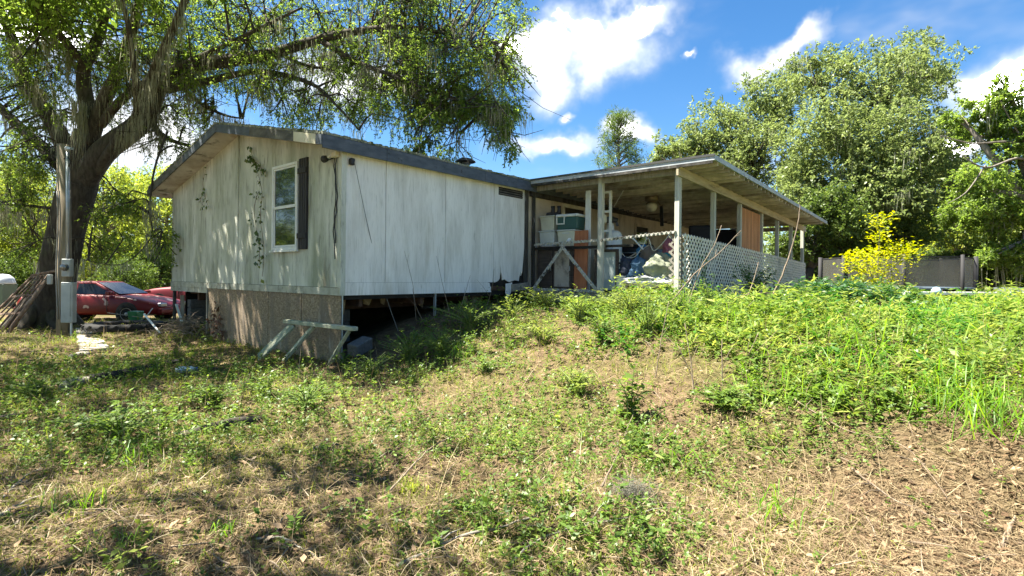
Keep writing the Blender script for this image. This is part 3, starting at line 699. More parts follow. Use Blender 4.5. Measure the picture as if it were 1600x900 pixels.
# clumps of twigs through the crown
cl = []
def zone(n_, x0, x1, y0, y1, d0, d1, r0=.45, r1=.8):
    for _ in range(int(n_*1.7)):
        px, py = random.uniform(x0, x1), random.uniform(y0, y1)
        cl.append((at(px, py, random.uniform(d0, d1)), random.uniform(r0, r1)))
zone(34, -40, 330, -40, 90, 11.5, 16, .3, .6); zone(16, 150, 330, 70, 180, 13.5, 16.5, .3, .6); zone(20, 250, 640, -30, 60, 11.3, 15, .3, .6); zone(28, 330, 640, 10, 120, 11.5, 14.5, .28, .55)
zone(20, 600, 700, -30, 90, 10.8, 14, .3, .6); zone(22, 690, 822, -40, 120, 10.8, 14, .3, .6); zone(18, 640, 812, 70, 180, 10.8, 13.6, .22, .42); zone(22, 640, 820, 150, 240, 10.8, 12.6, .15, .30)
zone(18, 560, 700, 90, 190, 11.5, 13.5, .25, .5); zone(16, 380, 600, 110, 185, 12, 14.5, .25, .45); zone(24, -20, 110, 80, 300, 12.5, 16, .25, .5); zone(12, 180, 330, 60, 150, 12, 15, .3, .5); zone(8, 230, 330, 150, 260, 12.8, 14.5, .22, .4)
zone(9, 150, 260, 300, 425, 12.5, 14.5, .18, .32); zone(9, -20, 75, 240, 400, 12.5, 15, .22, .4); zone(12, 40, 230, 60, 200, 14.2, 16.5, .3, .5); zone(14, 280, 620, 60, 170, 13, 16, .25, .45)
over = []
for _ in range(60):    # unseen leaf clumps added above the frame to shade the gable end
    f_ = random.random(); over.append((Vector((-6.0-7.0*f_+random.gauss(0, .6), 8.6+5.0*f_+random.gauss(0, .9), random.uniform(7.7, 9.3))), random.uniform(.6, .95)))
for _ in range(170):   # the crown goes on above the picture, all round the trunk
    a = random.uniform(0, 6.28); q = random.uniform(.25, 1)**.6*8.2
    v = Vector((base.x+1.2 + q*math.cos(a), base.y-.8 + q*math.sin(a)*.95, 7.6+random.uniform(-.6, 3.2)*(1.15-q/9)))
    if v.y < 3.5 or v.z < CAMZ + (v.y)*.68: 
        if v.y < 3.5: continue
        v.z = CAMZ + v.y*.68 + random.uniform(0.2, 1.5)
    over.append((v, random.uniform(.8, 1.2)))
def hang(c, r0):
    i = int(np.argmin(((LPa-np.array([tuple(c)]))**2).sum(1) + 2.0*np.maximum(0, LPa[:, 2]-c[2]-0.5)*0)); q = LP[i]
    mid = (q+c)/2 + Vector((random.gauss(0, .12), random.gauss(0, .12), .10+.12*(q-c).length))
    p, r = smooth_path([q, mid, c], [r0, r0*.6, .006], 3); lb.tube([rel(v) for v in p], r, 5, cap=False)
    for _ in range(3):
        e = c + Vector((random.gauss(0, .5), random.gauss(0, .5), random.gauss(-.1, .35)))*.9; lb.tube([rel(p[-3]), rel((p[-2]+e)/2), rel(e)], [r0*.5, r0*.32, .004], 4, cap=False)
for c, rr in cl: hang(c, random.uniform(.018, .04))
for c, rr in over: hang(c, random.uniform(.03, .05))
lb.build('limbs', bark, oak, smooth=True)
fo = Foliage()
fo.spray([tuple(rel(c)) for c, _ in cl], [r for _, r in cl], 29, 12, .060, .85, 1.1)
fo.spray([tuple(rel(c)) for c, _ in over], [r for _, r in over], 30, 6, .20, .4)
link('crown', fo.leaves('crown', L_oak), oak); link('twigs', fo.twigs('twigs', bark), oak, kind='stuff')
an = []; ln = []
for _ in range(290):
    v = random.choice(LP); 
    an.append(tuple(rel(v)-Vector((0, 0, .05)))); ln.append(random.choice([.25, .35, .45, .7]))
for c, rr in random.sample(cl, 110):
    an.append(tuple(rel(c)+Vector((random.gauss(0, .25), random.gauss(0, .25), random.uniform(-.3, .2))))); ln.append(random.uniform(.25, .6))
for (px, py, d, l) in ((127, 168, 13.0, 1.15), (122, 160, 13.0, .9), (60, 130, 13.3, .8), (95, 180, 13.2, .7), (210, 60, 12.5, .8), (300, 120, 12.6, .6), (715, 40, 11.3, .7), (712, 55, 11.3, .6), (520, 80, 12, .6), (590, 70, 11.8, .6), (20, 60, 13.5, .8), (460, 100, 12.3, .5), (665, 150, 11.9, .6), (240, 90, 12.6, .7), (75, 60, 13.4, .9), (110, 80, 13.4, .8)):
    for k in range(3): an.append(tuple(rel(at(px+random.gauss(0, 3), py+random.gauss(0, 6), d)))); ln.append(l)
V, Q = moss_mesh(an, ln); link('hanging_moss', np_quads('hanging_moss', V, Q, moss_m), oak, kind='stuff')

# a second oak, unseen, added left of the camera to shade the lawn
def shade_tree(x, y):
    t = thing('oak_tree', 'unseen spreading oak added left of the camera to shade the lawn', 'tree', (x, y, H(x, y))); b = MB(); cs = []; rs = []
    b.tube([Vector((0, 0, -.2)), Vector((.1, .1, 2)), Vector((.2, 0, 4.2))], [.5, .38, .3], 12)
    for k in range(125):
        a = random.uniform(0, 6.28); q = random.random()**.5*5.2; c = Vector((q*math.cos(a), q*math.sin(a), 5.2+random.uniform(0, 3.2)*(1.1-q/6)))
        cs.append(tuple(c)); rs.append(random.uniform(.7, 1.1))
        if k % 2: b.tube([Vector((.2, 0, 4)), Vector((c.x*.5, c.y*.5, 5.2)), c], [.14, .09, .02], 5, cap=False)
    b.build('trunk', bark, t, smooth=True); fo = Foliage(); fo.spray(cs, rs, 28, 7, .145, .4); link('crown', fo.leaves('crown', L_oak), t)
shade_tree(-7.6, 1.0)
# ---- other oaks: crown lobes given by where they stand in the picture
def lobes_tree(name, label, foot_px, depth, lobes, leaf, n, L, trunk_r, bk=bark, nt=16, nl=9, moss=0, group=None, droop=.3, bare=()):
    f = at(foot_px, 440, depth); f.z = H(f.x, f.y); t = thing(name, label, 'tree', f, group=group)
    cs = []; rs = []; b = MB(); hub = None
    top = max(at(q[0], q[1], depth).z for q in lobes)
    fork = Vector((f.x, f.y, f.z + (top-f.z)*.38))
    b.tube([Vector((0, 0, -.2)), Vector((random.gauss(0, .1), 0, (fork.z-f.z)*.5)), fork-f], [trunk_r*1.25, trunk_r, trunk_r*.8], 12)
    tot = sum(q[2]*q[3] for q in lobes)
    for (px, py, rx, ry, dd) in lobes:
        d = depth+dd; c = at(px, py, d); ax_, az = rx/830*d, ry/830*d; ay_ = (ax_*.85)
        k = max(6, int(n*rx*ry/tot))
        p, r = smooth_path([fork-f, (fork+c)/2-f+Vector((random.gauss(0, .3), 0, .5)), c-f], [trunk_r*.6, trunk_r*.35, .04], 4); b.tube(p, r, 7)
        for _ in range(k):
            v = rng.normal(0, 1, 3); v /= np.linalg.norm(v); q = random.random()**.42
            o = Vector((v[0]*ax_*q, v[1]*ay_*q, v[2]*az*q)); e = c + o
            if e.z < H(e.x, e.y)+.3: continue
            cs.append(tuple(e-f)); rs.append((ax_+az)*.5*random.uniform(.20, .32))
            if random.random() < .35: b.tube([p[-3], (p[-2]+(e-f))/2+Vector((0, 0, .1)), e-f], [.05, .03, .008], 4, cap=False)
    for path, rr in bare:
        pp, r = smooth_path([at(*q)-f for q in path], [rr*(1-.8*i/(len(path)-1)) for i in range(len(path))], 5); b.tube(pp, r, 7)
    b.build('trunk', bk, t, smooth=True)
    fo = Foliage(); fo.spray(cs, rs, nt, nl, L, droop, wr=.5)
    link('crown', fo.leaves('crown', leaf), t); link('twigs', fo.twigs('twigs', bk), t, kind='stuff')
    if moss:
        sel = random.sample(cs, min(moss, len(cs))); V, Q = moss_mesh(sel, [random.uniform(.5, 1.3) for _ in sel], 16, .2, .03)
        link('hanging_moss', np_quads('hanging_moss', V, Q, moss_m), t, kind='stuff')
    return t
lobes_tree('oak_tree', 'tallest broad grey-green oak rising behind the porch and trampoline', 1370, 27,
    [(1370, 140, 95, 70, 0), (1440, 100, 55, 50, 1), (1300, 215, 85, 70, -1), (1400, 240, 95, 75, -2), (1330, 320, 100, 70, -2), (1250, 300, 60, 60, 0), (1440, 330, 70, 60, -1), (1270, 120, 60, 40, 2), (1480, 250, 45, 60, 0)], L_grey, 600, .15, .42, nt=16, nl=10, moss=40)
lobes_tree('oak_tree', 'moss-grey oak peeking over the middle of the porch roof', 1150, 33,
    [(1140, 200, 75, 50, 0), (1210, 160, 60, 55, 0), (1075, 225, 50, 32, 0), (1180, 250, 90, 50, -1), (1100, 260, 70, 40, 0), (1030, 245, 30, 22, 0)], L_grey, 330, .17, .4, nt=14, nl=9, moss=30)
lobes_tree('oak_tree', 'oak at the right edge with bare outstretched limbs', 1640, 20,
    [(1575, 150, 38, 40, 0), (1600, 210, 50, 45, 0), (1540, 205, 40, 30, 1), (1535, 300, 40, 45, 0), (1590, 290, 45, 45, 1), (1500, 180, 30, 20, 1), (1560, 340, 50, 35, 1), (1500, 330, 35, 40, 2), (1620, 330, 50, 60, 0), (1600, 395, 60, 30, 0)], L_oak, 400, .11, .38, nt=16, nl=10, moss=14, bk=pbark,
    bare=(([(1640, 300, 20), (1600, 248, 19.6), (1540, 262, 19.2), (1500, 240, 19)], .07), ([(1640, 240, 20), (1580, 222, 19.8), (1520, 224, 19.4), (1470, 212, 19)], .06), ([(1600, 222, 19.8), (1575, 180, 19.6), (1560, 150, 19.5)], .035), ([(1540, 258, 19.2), (1510, 300, 19.2), (1480, 318, 19.1)], .03)))
lobes_tree('leafy_tree', 'dark leafy tree close beyond the far end of the porch', 1265, 24,
    [(1260, 370, 50, 45, 0), (1320, 380, 55, 50, 0), (1300, 330, 50, 40, -1), (1390, 370, 55, 45, 1)], L_dark, 230, .13, .22, nt=14, nl=9)
lobes_tree('leafy_tree', 'pale yellow-green tree behind the trampoline net', 1500, 34,
    [(1490, 350, 60, 55, 0), (1555, 360, 60, 50, 0), (1600, 340, 50, 60, 1), (1450, 370, 45, 45, 0), (1510, 290, 40, 40, 0)], L_light, 240, .18, .25, pbark, nt=14, nl=9)
lobes_tree('leafy_tree', 'low dark bushy tree right of the trampoline', 1550, 23,
    [(1540, 400, 48, 32, 0), (1590, 408, 45, 30, 0), (1500, 412, 30, 25, 1)], L_dark, 140, .12, .15, nt=14, nl=9)
# pine beyond the porch roof
f = at(965, 440, 40); f.z = H(f.x, f.y); pine = thing('pine_tree', 'lone pine with sparse rounded top beyond the porch roof', 'tree', f)
tp = at(965, 183, 40)-f; b = MB(); b.tube([Vector((0, 0, -.2)), Vector((.1, 0, tp.z*.5)), tp], [.28, .2, .03], 8)
cs = []; rs = []
for k in range(72):
    z = random.uniform(.58, 1.)*tp.z; q = 2.1*(1.06-z/tp.z)**.6*1.25+.15; a = random.uniform(0, 6.28); d = Vector((math.cos(a), math.sin(a), .25))*q*random.uniform(.45, 1)
    c = Vector((0, 0, z))+d; b.tube([Vector((0, 0, z-.3)), c], [.05, .015], 4, cap=False); cs.append(tuple(c)); rs.append(.55)
b.build('trunk', pbark, pine, smooth=True)
fo = Foliage(); fo.spray(cs, rs, 13, 11, .26, -.15, .6, wr=.14); link('crown', fo.leaves('crown', L_dark), pine)

# ---- woods behind: three kinds of tree, each tree its own object
def wood_proto(name, label, leaf, hgt_, rad, n, L, bk, group):
    t = thing(name, label, 'tree', (0, 0, 0), group=group); b = MB(); cs = []; rs = []
    b.tube([Vector((0, 0, -.3)), Vector((.15, .1, hgt_*.4)), Vector((.1, -.1, hgt_*.85))], [.24, .17, .04], 8)
    for _ in range(n):
        z = random.uniform(.16, 1.0)*hgt_; q = rad*math.sin(min(1, (z/hgt_)*.95)*math.pi*.93)**.6*random.uniform(.3, 1); a = random.uniform(0, 6.28)
        c = Vector((q*math.cos(a), q*math.sin(a), z)); cs.append(tuple(c)); rs.append(random.uniform(.55, 1.05))
        if random.random() < .5: b.tube([Vector((.1, 0, z*.8)), c], [.06, .012], 4, cap=False)
    b.build('trunk', bk, t, smooth=True); fo = Foliage(); fo.spray(cs, rs, 13, 8, L, .35, wr=.5); link('crown', fo.leaves('crown', leaf), t); return t
protos = [wood_proto('woodland_tree', 'light green tree in the woods behind the parked cars', L_light, 9.5, 3.2, 170, .19, pbark, 'light green trees of the woods'),
          wood_proto('woodland_tree', 'mid green tree in the woods around the yard', L_oak, 11., 3.8, 190, .20, bark, 'mid green trees of the woods'),
          wood_proto('woodland_bush', 'rounded dark green bush at the edge of the woods', L_dark, 3.2, 2.0, 110, .14, bark, 'bushes at the edge of the woods')]
used = [False]*3
def plant_tree(k, x, y, s, rz, label):
    t = protos[k] if not used[k] else copy_tree(protos[k]); used[k] = True
    t.location = (x, y, H(x, y)); t.rotation_euler = (0, 0, rz); t.scale = (s, s, s*random.uniform(.9, 1.12)); t['label'] = label
for (k, px, d, s, lab) in (
    (0, -60, 30, .75, 'pale green woodland tree at the extreme left edge'), (0, 45, 33, .85, 'pale green woodland tree just left of the oak trunk'), (0, 160, 30, .70, 'pale green woodland tree above the roof of the red coupe'),
    (1, 20, 46, .9, 'mid green tree deep in the woods left of the oak'), (0, 110, 44, .9, 'pale tree deep in the woods behind the oak trunk'), (1, 215, 44, .8, 'mid green tree deep in the woods between oak and house'), (0, 262, 36, .8, 'pale green woodland tree beside the left corner of the house'),
    (2, 200, 26, .62, 'rounded green bush behind the hood of the red coupe'), (2, 245, 31, .8, 'rounded green bush above the dark red truck'), (2, 15, 29, .7, 'dark bush behind the trash bin'), (2, 135, 36, .9, 'dark bush seen right of the meter box'),
    (1, 1050, 48, .8, 'mid green tree low behind the porch roof'), (0, 1330, 48, .9, 'pale tree deep in the woods behind the tallest oak'), (1, 1450, 46, 1., 'mid green tree deep in the woods behind the trampoline'), (1, 1560, 44, 1., 'mid green tree deep in the woods near the right edge'), (0, 1660, 40, 1., 'pale green woodland tree at the extreme right edge'),
    (2, 1430, 32, .8, 'dark bush rising just behind the trampoline net'), (2, 1490, 29, .7, 'dark bush at the right end of the trampoline net'), (2, 1620, 27, .9, 'dark bush at the right edge behind the stacked pallets'), (2, 1250, 34, 1., 'dark bush seen under the far end of the porch'), (2, 1340, 30, .9, 'dark bush behind the yellow shrub')):
    q = at(px, 440, d); plant_tree(k, q.x, q.y, s, random.uniform(0, 6), lab)
for (k, x, y, s, lab) in ((1, -30, 17, .95, 'mid green tree beyond the left edge, nearest the cars'), (0, -33, 23, .9, 'pale green tree beyond the left edge, farthest off'), (1, -29, 8, 1., 'mid green tree beyond the left edge, level with the house'), (1, 26, 12, 1., 'mid green tree beyond the right edge of the bank')):
    plant_tree(k, x, y, s, random.uniform(0, 6), lab)
# the far wood reads as one mass
n = 42000; a = rng.uniform(-1.35, 1.35, n); q = rng.uniform(56, 66, n); topz = 6.5 + 2.2*np.sin(a*23) + 1.6*np.sin(a*57+1) + 1.2*np.sin(a*131)
P = np.stack([q*np.sin(a), q*np.cos(a), rng.uniform(0, 1, n)**.8*topz], 1)
LL = rng.uniform(.35, .75, n); me = np_quads('woods', leaf_arrays(P, rng.normal(0, 1, (n, 3)), rng.normal(0, .7, (n, 3))+np.array([0, -.6, .5]), LL, LL*.6), quad_idx(n), L_grey)
tag(link('woods', me), 'continuous mass of far green woods on the horizon', 'woods', kind='stuff')
# ------------------------------------------------------------ ground cover
G_dry = leafmat('dry_grass', [(0., (.11, .078, .045)), (.45, (.235, .178, .105)), (.8, (.375, .30, .18)), (1., (.52, .44, .30))], .3, .3, .05)
G_grass = leafmat('green_grass', [(0., (.10, .14, .02)), (.5, (.19, .25, .035)), (.85, (.31, .35, .06)), (1., (.42, .40, .09))], .5, .35, .05)
G_lush = leafmat('lush_grass', [(0., (.06, .15, .015)), (.5, (.13, .27, .03)), (1., (.30, .40, .06))], .55, .3, .08)
G_weed = leafmat('weed_leaf', [(0., (.05, .095, .016)), (.45, (.105, .182, .034)), (.8, (.18, .268, .052)), (1., (.28, .355, .085))], .5, .35, .06)
G_pale = leafmat('pale_weed_leaf', [(0., (.11, .16, .03)), (.5, (.21, .28, .055)), (1., (.36, .41, .10))], .5, .35, .04)
G_deep = leafmat('deep_green_leaf', [(0., (.02, .07, .012)), (.5, (.05, .15, .022)), (1., (.12, .27, .04))], .45, .3, .06)
G_lit = leafmat('litter_leaf', [(0., (.06, .038, .022)), (.4, (.16, .105, .062)), (.8, (.30, .21, .13)), (1., (.36, .27, .18))], .1, .2, .05)
stick_m = pmat('dead_stick', (.12, .09, .065), (.28, .225, .165), 12., (1, 1, 1), .9, .4, rnd=.25)
greystick = pmat('grey_branch', (.14, .125, .105), (.34, .315, .27), 9., (1, 1, 1), .9, .5)

def in_house(p):
    d = p[:, :2] - np.array([[P0.x, P0.y]]); lx = d @ np.array([UX.x, UX.y]); ly = d @ np.array([VY.x, VY.y])
    return ((lx > .05) & (ly > -.05)) | ((lx > 4.7) & (ly > PY+.0) & (lx < 15.2))
# patchiness drawn on the ground itself, in metres
def lush(x, y):
    """0 dry .. 1 lush: rank weeds on the crest and right bank, thin dry turf elsewhere"""
    a = sst(.5, 2.9, x - .06*(y-4) + .5*nz(x, y, 1.7, 3)) * sst(3.0, 5.5, y + .05*x + .7*nz(x, y, 2.1, 4))
    b = sst(.0, 1.0, x+2.6)*sst(6.0, 7.4, y+.4*nz(x, y, 1.4, 7))*.72
    c = .55*np.exp(-((x+3.3)**2/2.6 + (y-5.2)**2/1.6)) + .55*np.exp(-((x+.2)**2/2.2 + (y-5.6)**2/2.6)) + .45*np.exp(-((x-1.1)**2/1.0 + (y-4.1)**2/1.2)) + .12*np.exp(-((x-.6)**2/.5 + (y-2.9)**2/.5))
    d = .55*np.exp(-((x+5.5)**2/10 + (y-7)**2/8))
    dead = .8*np.exp(-((x-1.6)**2/.35 + (y-5.6)**2/.3)) + .7*np.exp(-((x-.6)**2/.8 + (y-7.6)**2/.35))
    return np.clip(np.maximum(np.maximum(a, b), np.maximum(c, d)) + .24*nz(x, y, 1.9, 8) + .16*nz(x, y, 5.3, 1) + .12 - dead, 0, 1)
def scatter(n, y0=2.1, y1=16., margin=1.16):
    u = rng.uniform(0, 1, n); y = 1/(1/y0 - u*(1/y0-1/y1))**1.0
    y = y0*np.exp(u*math.log(y1/y0)); x = rng.uniform(-1, 1, n)*(y*margin+.6)
    p = np.stack([x, y, hgt(x, y)], 1); return p[~in_house(p)]
def emit(name, label, cat, V, Q, mat):
    tag(link(name, np_quads(name, V, Q, mat)), label, cat, kind='stuff')
def size_y(y): return np.clip(.55+.09*y, .6, 1.9)       # finer near the lens, clumped farther off
# dry thatch, lying in all directions
p = scatter(78000); lu = lush(p[:, 0], p[:, 1]); p = p[rng.uniform(0, 1, len(p)) > lu*.75]; ex = scatter(60000, 2.1, 5.2); ex = ex[(ex[:, 0] > .5) & (rng.uniform(0, 1, len(ex)) < .55*(1-lush(ex[:, 0], ex[:, 1])))]; p = np.concatenate([p, ex]); n = len(p); a = rng.uniform(0, 6.28, n)
k = size_y(p[:, 1]); el = np.abs(rng.normal(.16, .25, n))
Dr = np.stack([np.cos(a)*np.cos(el), np.sin(a)*np.cos(el), np.sin(el)], 1); p[:, 2] += .004+rng.uniform(0, .03, n)
V, Q = blade_arrays(p, Dr, rng.uniform(.07, .24, n)*k, .0042*k*rng.uniform(.6, 1.5, n), rng.uniform(0, .05, n)*k)
emit('dry_grass', 'flattened tan dead grass matted over the whole yard', 'grass', V, Q, G_dry)
# short living turf
p = scatter(125000); lu = lush(p[:, 0], p[:, 1]); den = .42+.5*sst(.1, -.35, nz(p[:, 0], p[:, 1], 1.3, 6)) + .5*sst(-1.5, -4, p[:, 0]) - .75*sst(1.2, 2.6, p[:, 0])*sst(4.6, 3.6, p[:, 1])
p = p[rng.uniform(0, 1, len(p)) < den]; n = len(p); a = rng.uniform(0, 6.28, n); el = rng.normal(1.0, .3, n); k = size_y(p[:, 1])
Dr = np.stack([np.cos(a)*np.cos(el), np.sin(a)*np.cos(el), np.abs(np.sin(el))], 1); L = rng.gamma(3, .022, n)*k+.02
V, Q = blade_arrays(p-np.array([[0, 0, .01]]), Dr, L, .0042*k*rng.uniform(.7, 1.4, n), L*rng.uniform(.1, .6, n))
emit('turf', 'thin short yellow-green turf growing through the dead grass', 'grass', V, Q, G_grass)
# broad-leaved creeping weeds
def weed_leaves(p, hmax, nl, L, wr=.55, up=.35):
    n = len(p); hm = np.repeat(hmax, nl).reshape(-1, 1); b = np.repeat(p, nl, 0)
    ln = np.repeat(rng.normal(0, .35, (n, 3))*np.array([[1, 1, 0]]), nl, 0)
    t = rng.uniform(.1, 1, (n*nl, 1)); c = b + ln*hm*t + np.array([[0, 0, 1.]])*hm*t
    a = rng.uniform(0, 6.28, n*nl); A = np.stack([np.cos(a), np.sin(a), rng.normal(up, .35, n*nl)], 1)
    N = rng.normal(0, .3, (n*nl, 3)) + np.array([[0, 0, 1.]]); LL = np.repeat(L, nl)*rng.uniform(.55, 1.3, n*nl)
    return leaf_arrays(c, A, N, LL, LL*wr, .12)
p = scatter(30000); lu = lush(p[:, 0], p[:, 1]); p = p[rng.uniform(0, 1, len(p)) < sst(.22, .62, lu)*.95+.03]; k = size_y(p[:, 1])
V = weed_leaves(p, rng.gamma(3, .035, len(p))*np.minimum(k, 1.3)+.02, 9, .034*k)
emit('creeping_weeds', 'low broad-leaved green weeds creeping over the slope', 'weeds', V, quad_idx(len(V)//4), G_weed)
# taller leafy weeds in uneven drifts
def drift(n, dens, hlo, hhi, nl, L, wr, name, label, mat, s):
    p = scatter(n, 2.5, 13); x, y = p[:, 0], p[:, 1]; d = nz(x, y, 1.3, s)*.6 + nz(x, y, 3.3, s+2)*.5
    p = p[rng.uniform(0, 1, n)[:len(p)] < sst(.0, .8, d + .9*lush(x, y) - .45)*dens]; m = len(p)
    hm = rng.uniform(hlo, hhi, m)*(.55+.6*sst(-.5, .8, nz(p[:, 0], p[:, 1], 2.3, s+5))); k = np.clip(.7+.05*p[:, 1], .7, 1.2)
    V = weed_leaves(p, hm, nl, L*k*rng.uniform(.6, 1.4, m), wr, .25); emit(name, label, 'weeds', V, quad_idx(len(V)//4), mat)
    a = rng.uniform(0, 6.28, m); D = np.stack([np.cos(a)*.25, np.sin(a)*.25, np.ones(m)], 1); return p, D, hm
p1, D1, h1 = drift(7000, .8, .10, .34, 15, .050, .45, 'leafy_weeds', 'mid-height mixed green weeds in drifts on the slope', G_weed, 2)
p2, D2, h2 = drift(6000, .75, .08, .28, 14, .042, .5, 'pale_weeds', 'yellowish young weeds in drifts on the slope', G_pale, 6)
p = np.concatenate([p1, p2, scatter(1500, 3, 12)]); n = len(p); m = n-len(p1)-len(p2); Dr = np.concatenate([D1, D2, rng.normal(0, .35, (m, 3))+np.array([[0, 0, 1.]])]); L = np.concatenate([h1*1.15, h2*1.15, rng.uniform(.15, .5, m)])
V, Q = blade_arrays(p, Dr, L, .0055*np.clip(.6+.06*p[:, 1], .6, 1.3), rng.uniform(0, .06, n)); emit('weed_stems', 'thin tan weed stems standing all over the slope', 'stems', V, Q, G_dry)
# leaf litter
p = np.concatenate([scatter(9000, 2.1, 11), (lambda e: e[e[:, 0] > .6])(scatter(7000, 2.1, 5.2))]); p = p[rng.uniform(0, 1, len(p)) > lush(p[:, 0], p[:, 1])*.9]; n = len(p); a = rng.uniform(0, 6.28, n); p[:, 2] += rng.uniform(.008, .035, n)
V = leaf_arrays(p, np.stack([np.cos(a), np.sin(a), rng.normal(0, .3, n)], 1), rng.normal(0, .35, (n, 3))+np.array([0, 0, 1.]), rng.uniform(.03, .075, n), rng.uniform(.015, .035, n), .2)
emit('leaf_litter', 'brown fallen leaves scattered in the dead grass', 'leaves', V, quad_idx(n), G_lit)
# small twigs strewn about
b = MB()
for _ in range(420):
    y = 2.2*math.exp(random.random()*1.5); x = random.uniform(-1, 1)*y*1.1; z = H(x, y)+.02; a = random.uniform(0, 6.28); l = random.uniform(.08, .38); r = random.uniform(.0022, .005)
    q = Vector((x, y, z)); e = q+Vector((math.cos(a)*l, math.sin(a)*l, 0)); m_ = (q+e)/2+Vector((random.gauss(0, .02), random.gauss(0, .02), random.uniform(0, .03))); e.z = H(e.x, e.y)+random.uniform(.01, .06)
    if in_house(np.array([[x, y, 0]]))[0]: continue
    b.tube([q, m_, e], [r, r*.8, r*.4], 4)
tag(b.build('twig_litter', stick_m), 'small dead twigs strewn through the dead grass', 'twigs', kind='stuff')

# ---- rank growth on the right bank: tall blades and glossy leaves, uncountable
def bank(n, x0, x1, y0, y1):
    x = rng.uniform(x0, x1, n); y = rng.uniform(y0, y1, n); p = np.stack([x, y, hgt(x, y)], 1); return p[~in_house(p)]
p = bank(9000, 1.0, 12., 4.0, 10.5); lu = lush(p[:, 0], p[:, 1]); p = p[rng.uniform(0, 1, len(p)) < sst(.45, .8, lu)]
k = np.clip(.75+.05*p[:, 1], .8, 1.3); hm = (.10 + .24*sst(4.0, 7.0, p[:, 1]))*rng.uniform(.4, 1.3, len(p))*(.45+.9*sst(-.6, .8, nz(p[:, 0], p[:, 1], 1.9, 12)+.4*nz(p[:, 0], p[:, 1], 4.7, 2)))
w_ = nz(p[:, 0], p[:, 1], 1.5, 21) + .5*nz(p[:, 0], p[:, 1], 4.3, 2) + rng.normal(0, .35, len(p)); sz = rng.uniform(.6, 1.3, len(p))
for sel, nm, lab, mt, ls, wr_ in ((w_ > .15, 'rank_weeds', 'thick green broad-leaved weeds covering the right bank', G_weed, .082, .45), ((w_ <= .15) & (w_ > -.55), 'willowy_weeds', 'yellowish narrow-leaved weeds mixed into the right bank', G_pale, .10, .22), (w_ <= -.55, 'dark_weeds', 'darker leafy weeds in patches on the right bank', G_deep, .065, .5)):
    V = weed_leaves(p[sel], hm[sel]*(1.15 if mt is G_pale else 1), 11, (ls*k*sz)[sel], wr_, .2); emit(nm, lab, 'weeds', V, quad_idx(len(V)//4), mt)
p = bank(11000, 1.2, 12.5, 4.0, 11.); lu = lush(p[:, 0], p[:, 1]); p = p[rng.uniform(0, 1, len(p)) < sst(.5, .85, lu)*(.25+.75*sst(-.2, .3, nz(p[:, 0], p[:, 1], 1.7, 9)))]; n = len(p)
a = rng.uniform(0, 6.28, n); el = rng.normal(1.05, .22, n); Dr = np.stack([np.cos(a)*np.cos(el), np.sin(a)*np.cos(el), np.abs(np.sin(el))], 1); L = rng.uniform(.22, .66, n)*(.5+.7*sst(-.6, .7, nz(p[:, 0], p[:, 1], 2.4, 15)))
V, Q = blade_arrays(p, Dr, L, rng.uniform(.006, .013, n), L*rng.uniform(.25, .7, n))
emit('rank_grass', 'long arching bright green grass among the bank weeds', 'grass', V, Q, G_lush)
# dark glossy mound in front of the far lattice
p = []
for _ in range(620):
    q = rng.normal(0, .5, 2); c = at(1310, 460, 9.2); x, y = c.x+q[0]*1.15, c.y+q[1]*1.0
    p.append((x, y, H(x, y)))
p = np.array(p); dd = np.hypot((p[:, 0]-at(1310, 460, 9.2).x)/1.15, (p[:, 1]-9.2)/1.0)
V = weed_leaves(p, np.clip(.74-.3*dd, .15, .8)*rng.uniform(.7, 1.1, len(p)), 26, np.full(len(p), .095), .40, -.05)
o = link('dense_shrub', np_quads('dense_shrub', V, quad_idx(len(V)//4), leafmat('glossy_dark_leaf', [(0., (.010, .042, .008)), (.6, (.028, .095, .016)), (1., (.07, .18, .03))], .35, .3, .25))); tag(o, 'low mounded shrub of dark glossy leaves left of the yellow shrub', 'shrub')

# ---- single plants one can point at
def bush(name, label, cat, px, py, h, rad, nst, leaf, L, depth=None, lean=.5, nl=16, wr=.42, stem=None, group=None, droop=.2):
    f = gp(px, py) if depth is None else at(px, py, depth)
    f.z = H(f.x, f.y); t = thing(name, label, cat, f, group=group); b = MB(); C = []; A = []
    for k in range(nst):
        a = random.uniform(0, 6.28); q = rad*random.random()**.6; e = Vector((math.cos(a)*q, math.sin(a)*q, h*random.uniform(.6, 1.05)*(1-.35*q/rad)))
        s0 = Vector((math.cos(a)*.04, math.sin(a)*.04, -.02)); m_ = Vector((e.x*lean*.6, e.y*lean*.6, e.z*.6))
        pp, r = smooth_path([s0, m_, e], [.007, .005, .002], 4); b.tube(pp, r, 4)
        for j in range(nl):
            u = random.uniform(.18, 1); i = min(int(u*(len(pp)-1)), len(pp)-2); fr = u*(len(pp)-1)-i
            C.append(tuple(pp[i].lerp(pp[i+1], fr))); a2 = random.uniform(0, 6.28); A.append((math.cos(a2), math.sin(a2), random.gauss(.15, .3)))
    b.build('stems', stem or stick_m, t)
    n = len(C); LL = L*rng.uniform(.6, 1.3, n)
    link('foliage', np_quads('foliage', leaf_arrays(np.array(C), np.array(A), rng.normal(0, .35, (n, 3))+np.array([0, 0, 1.]), LL, LL*wr, .15), quad_idx(n), leaf), t); return t
gstem = pmat('green_stem', (.09, .13, .04), (.16, .20, .06), 10., rough=.7, bmp=.1)
bush('weed_clump', 'sunlit bushy weed clump below the front edge of the porch', 'weeds', 985, 492, .60, .70, 60, G_pale, .055, depth=8.4, stem=gstem)
bush('weed_clump', 'leafy weeds at the foot of the left part of the long wall', 'weeds', 640, 545, .62, .55, 40, G_weed, .055, depth=8.2, stem=gstem)
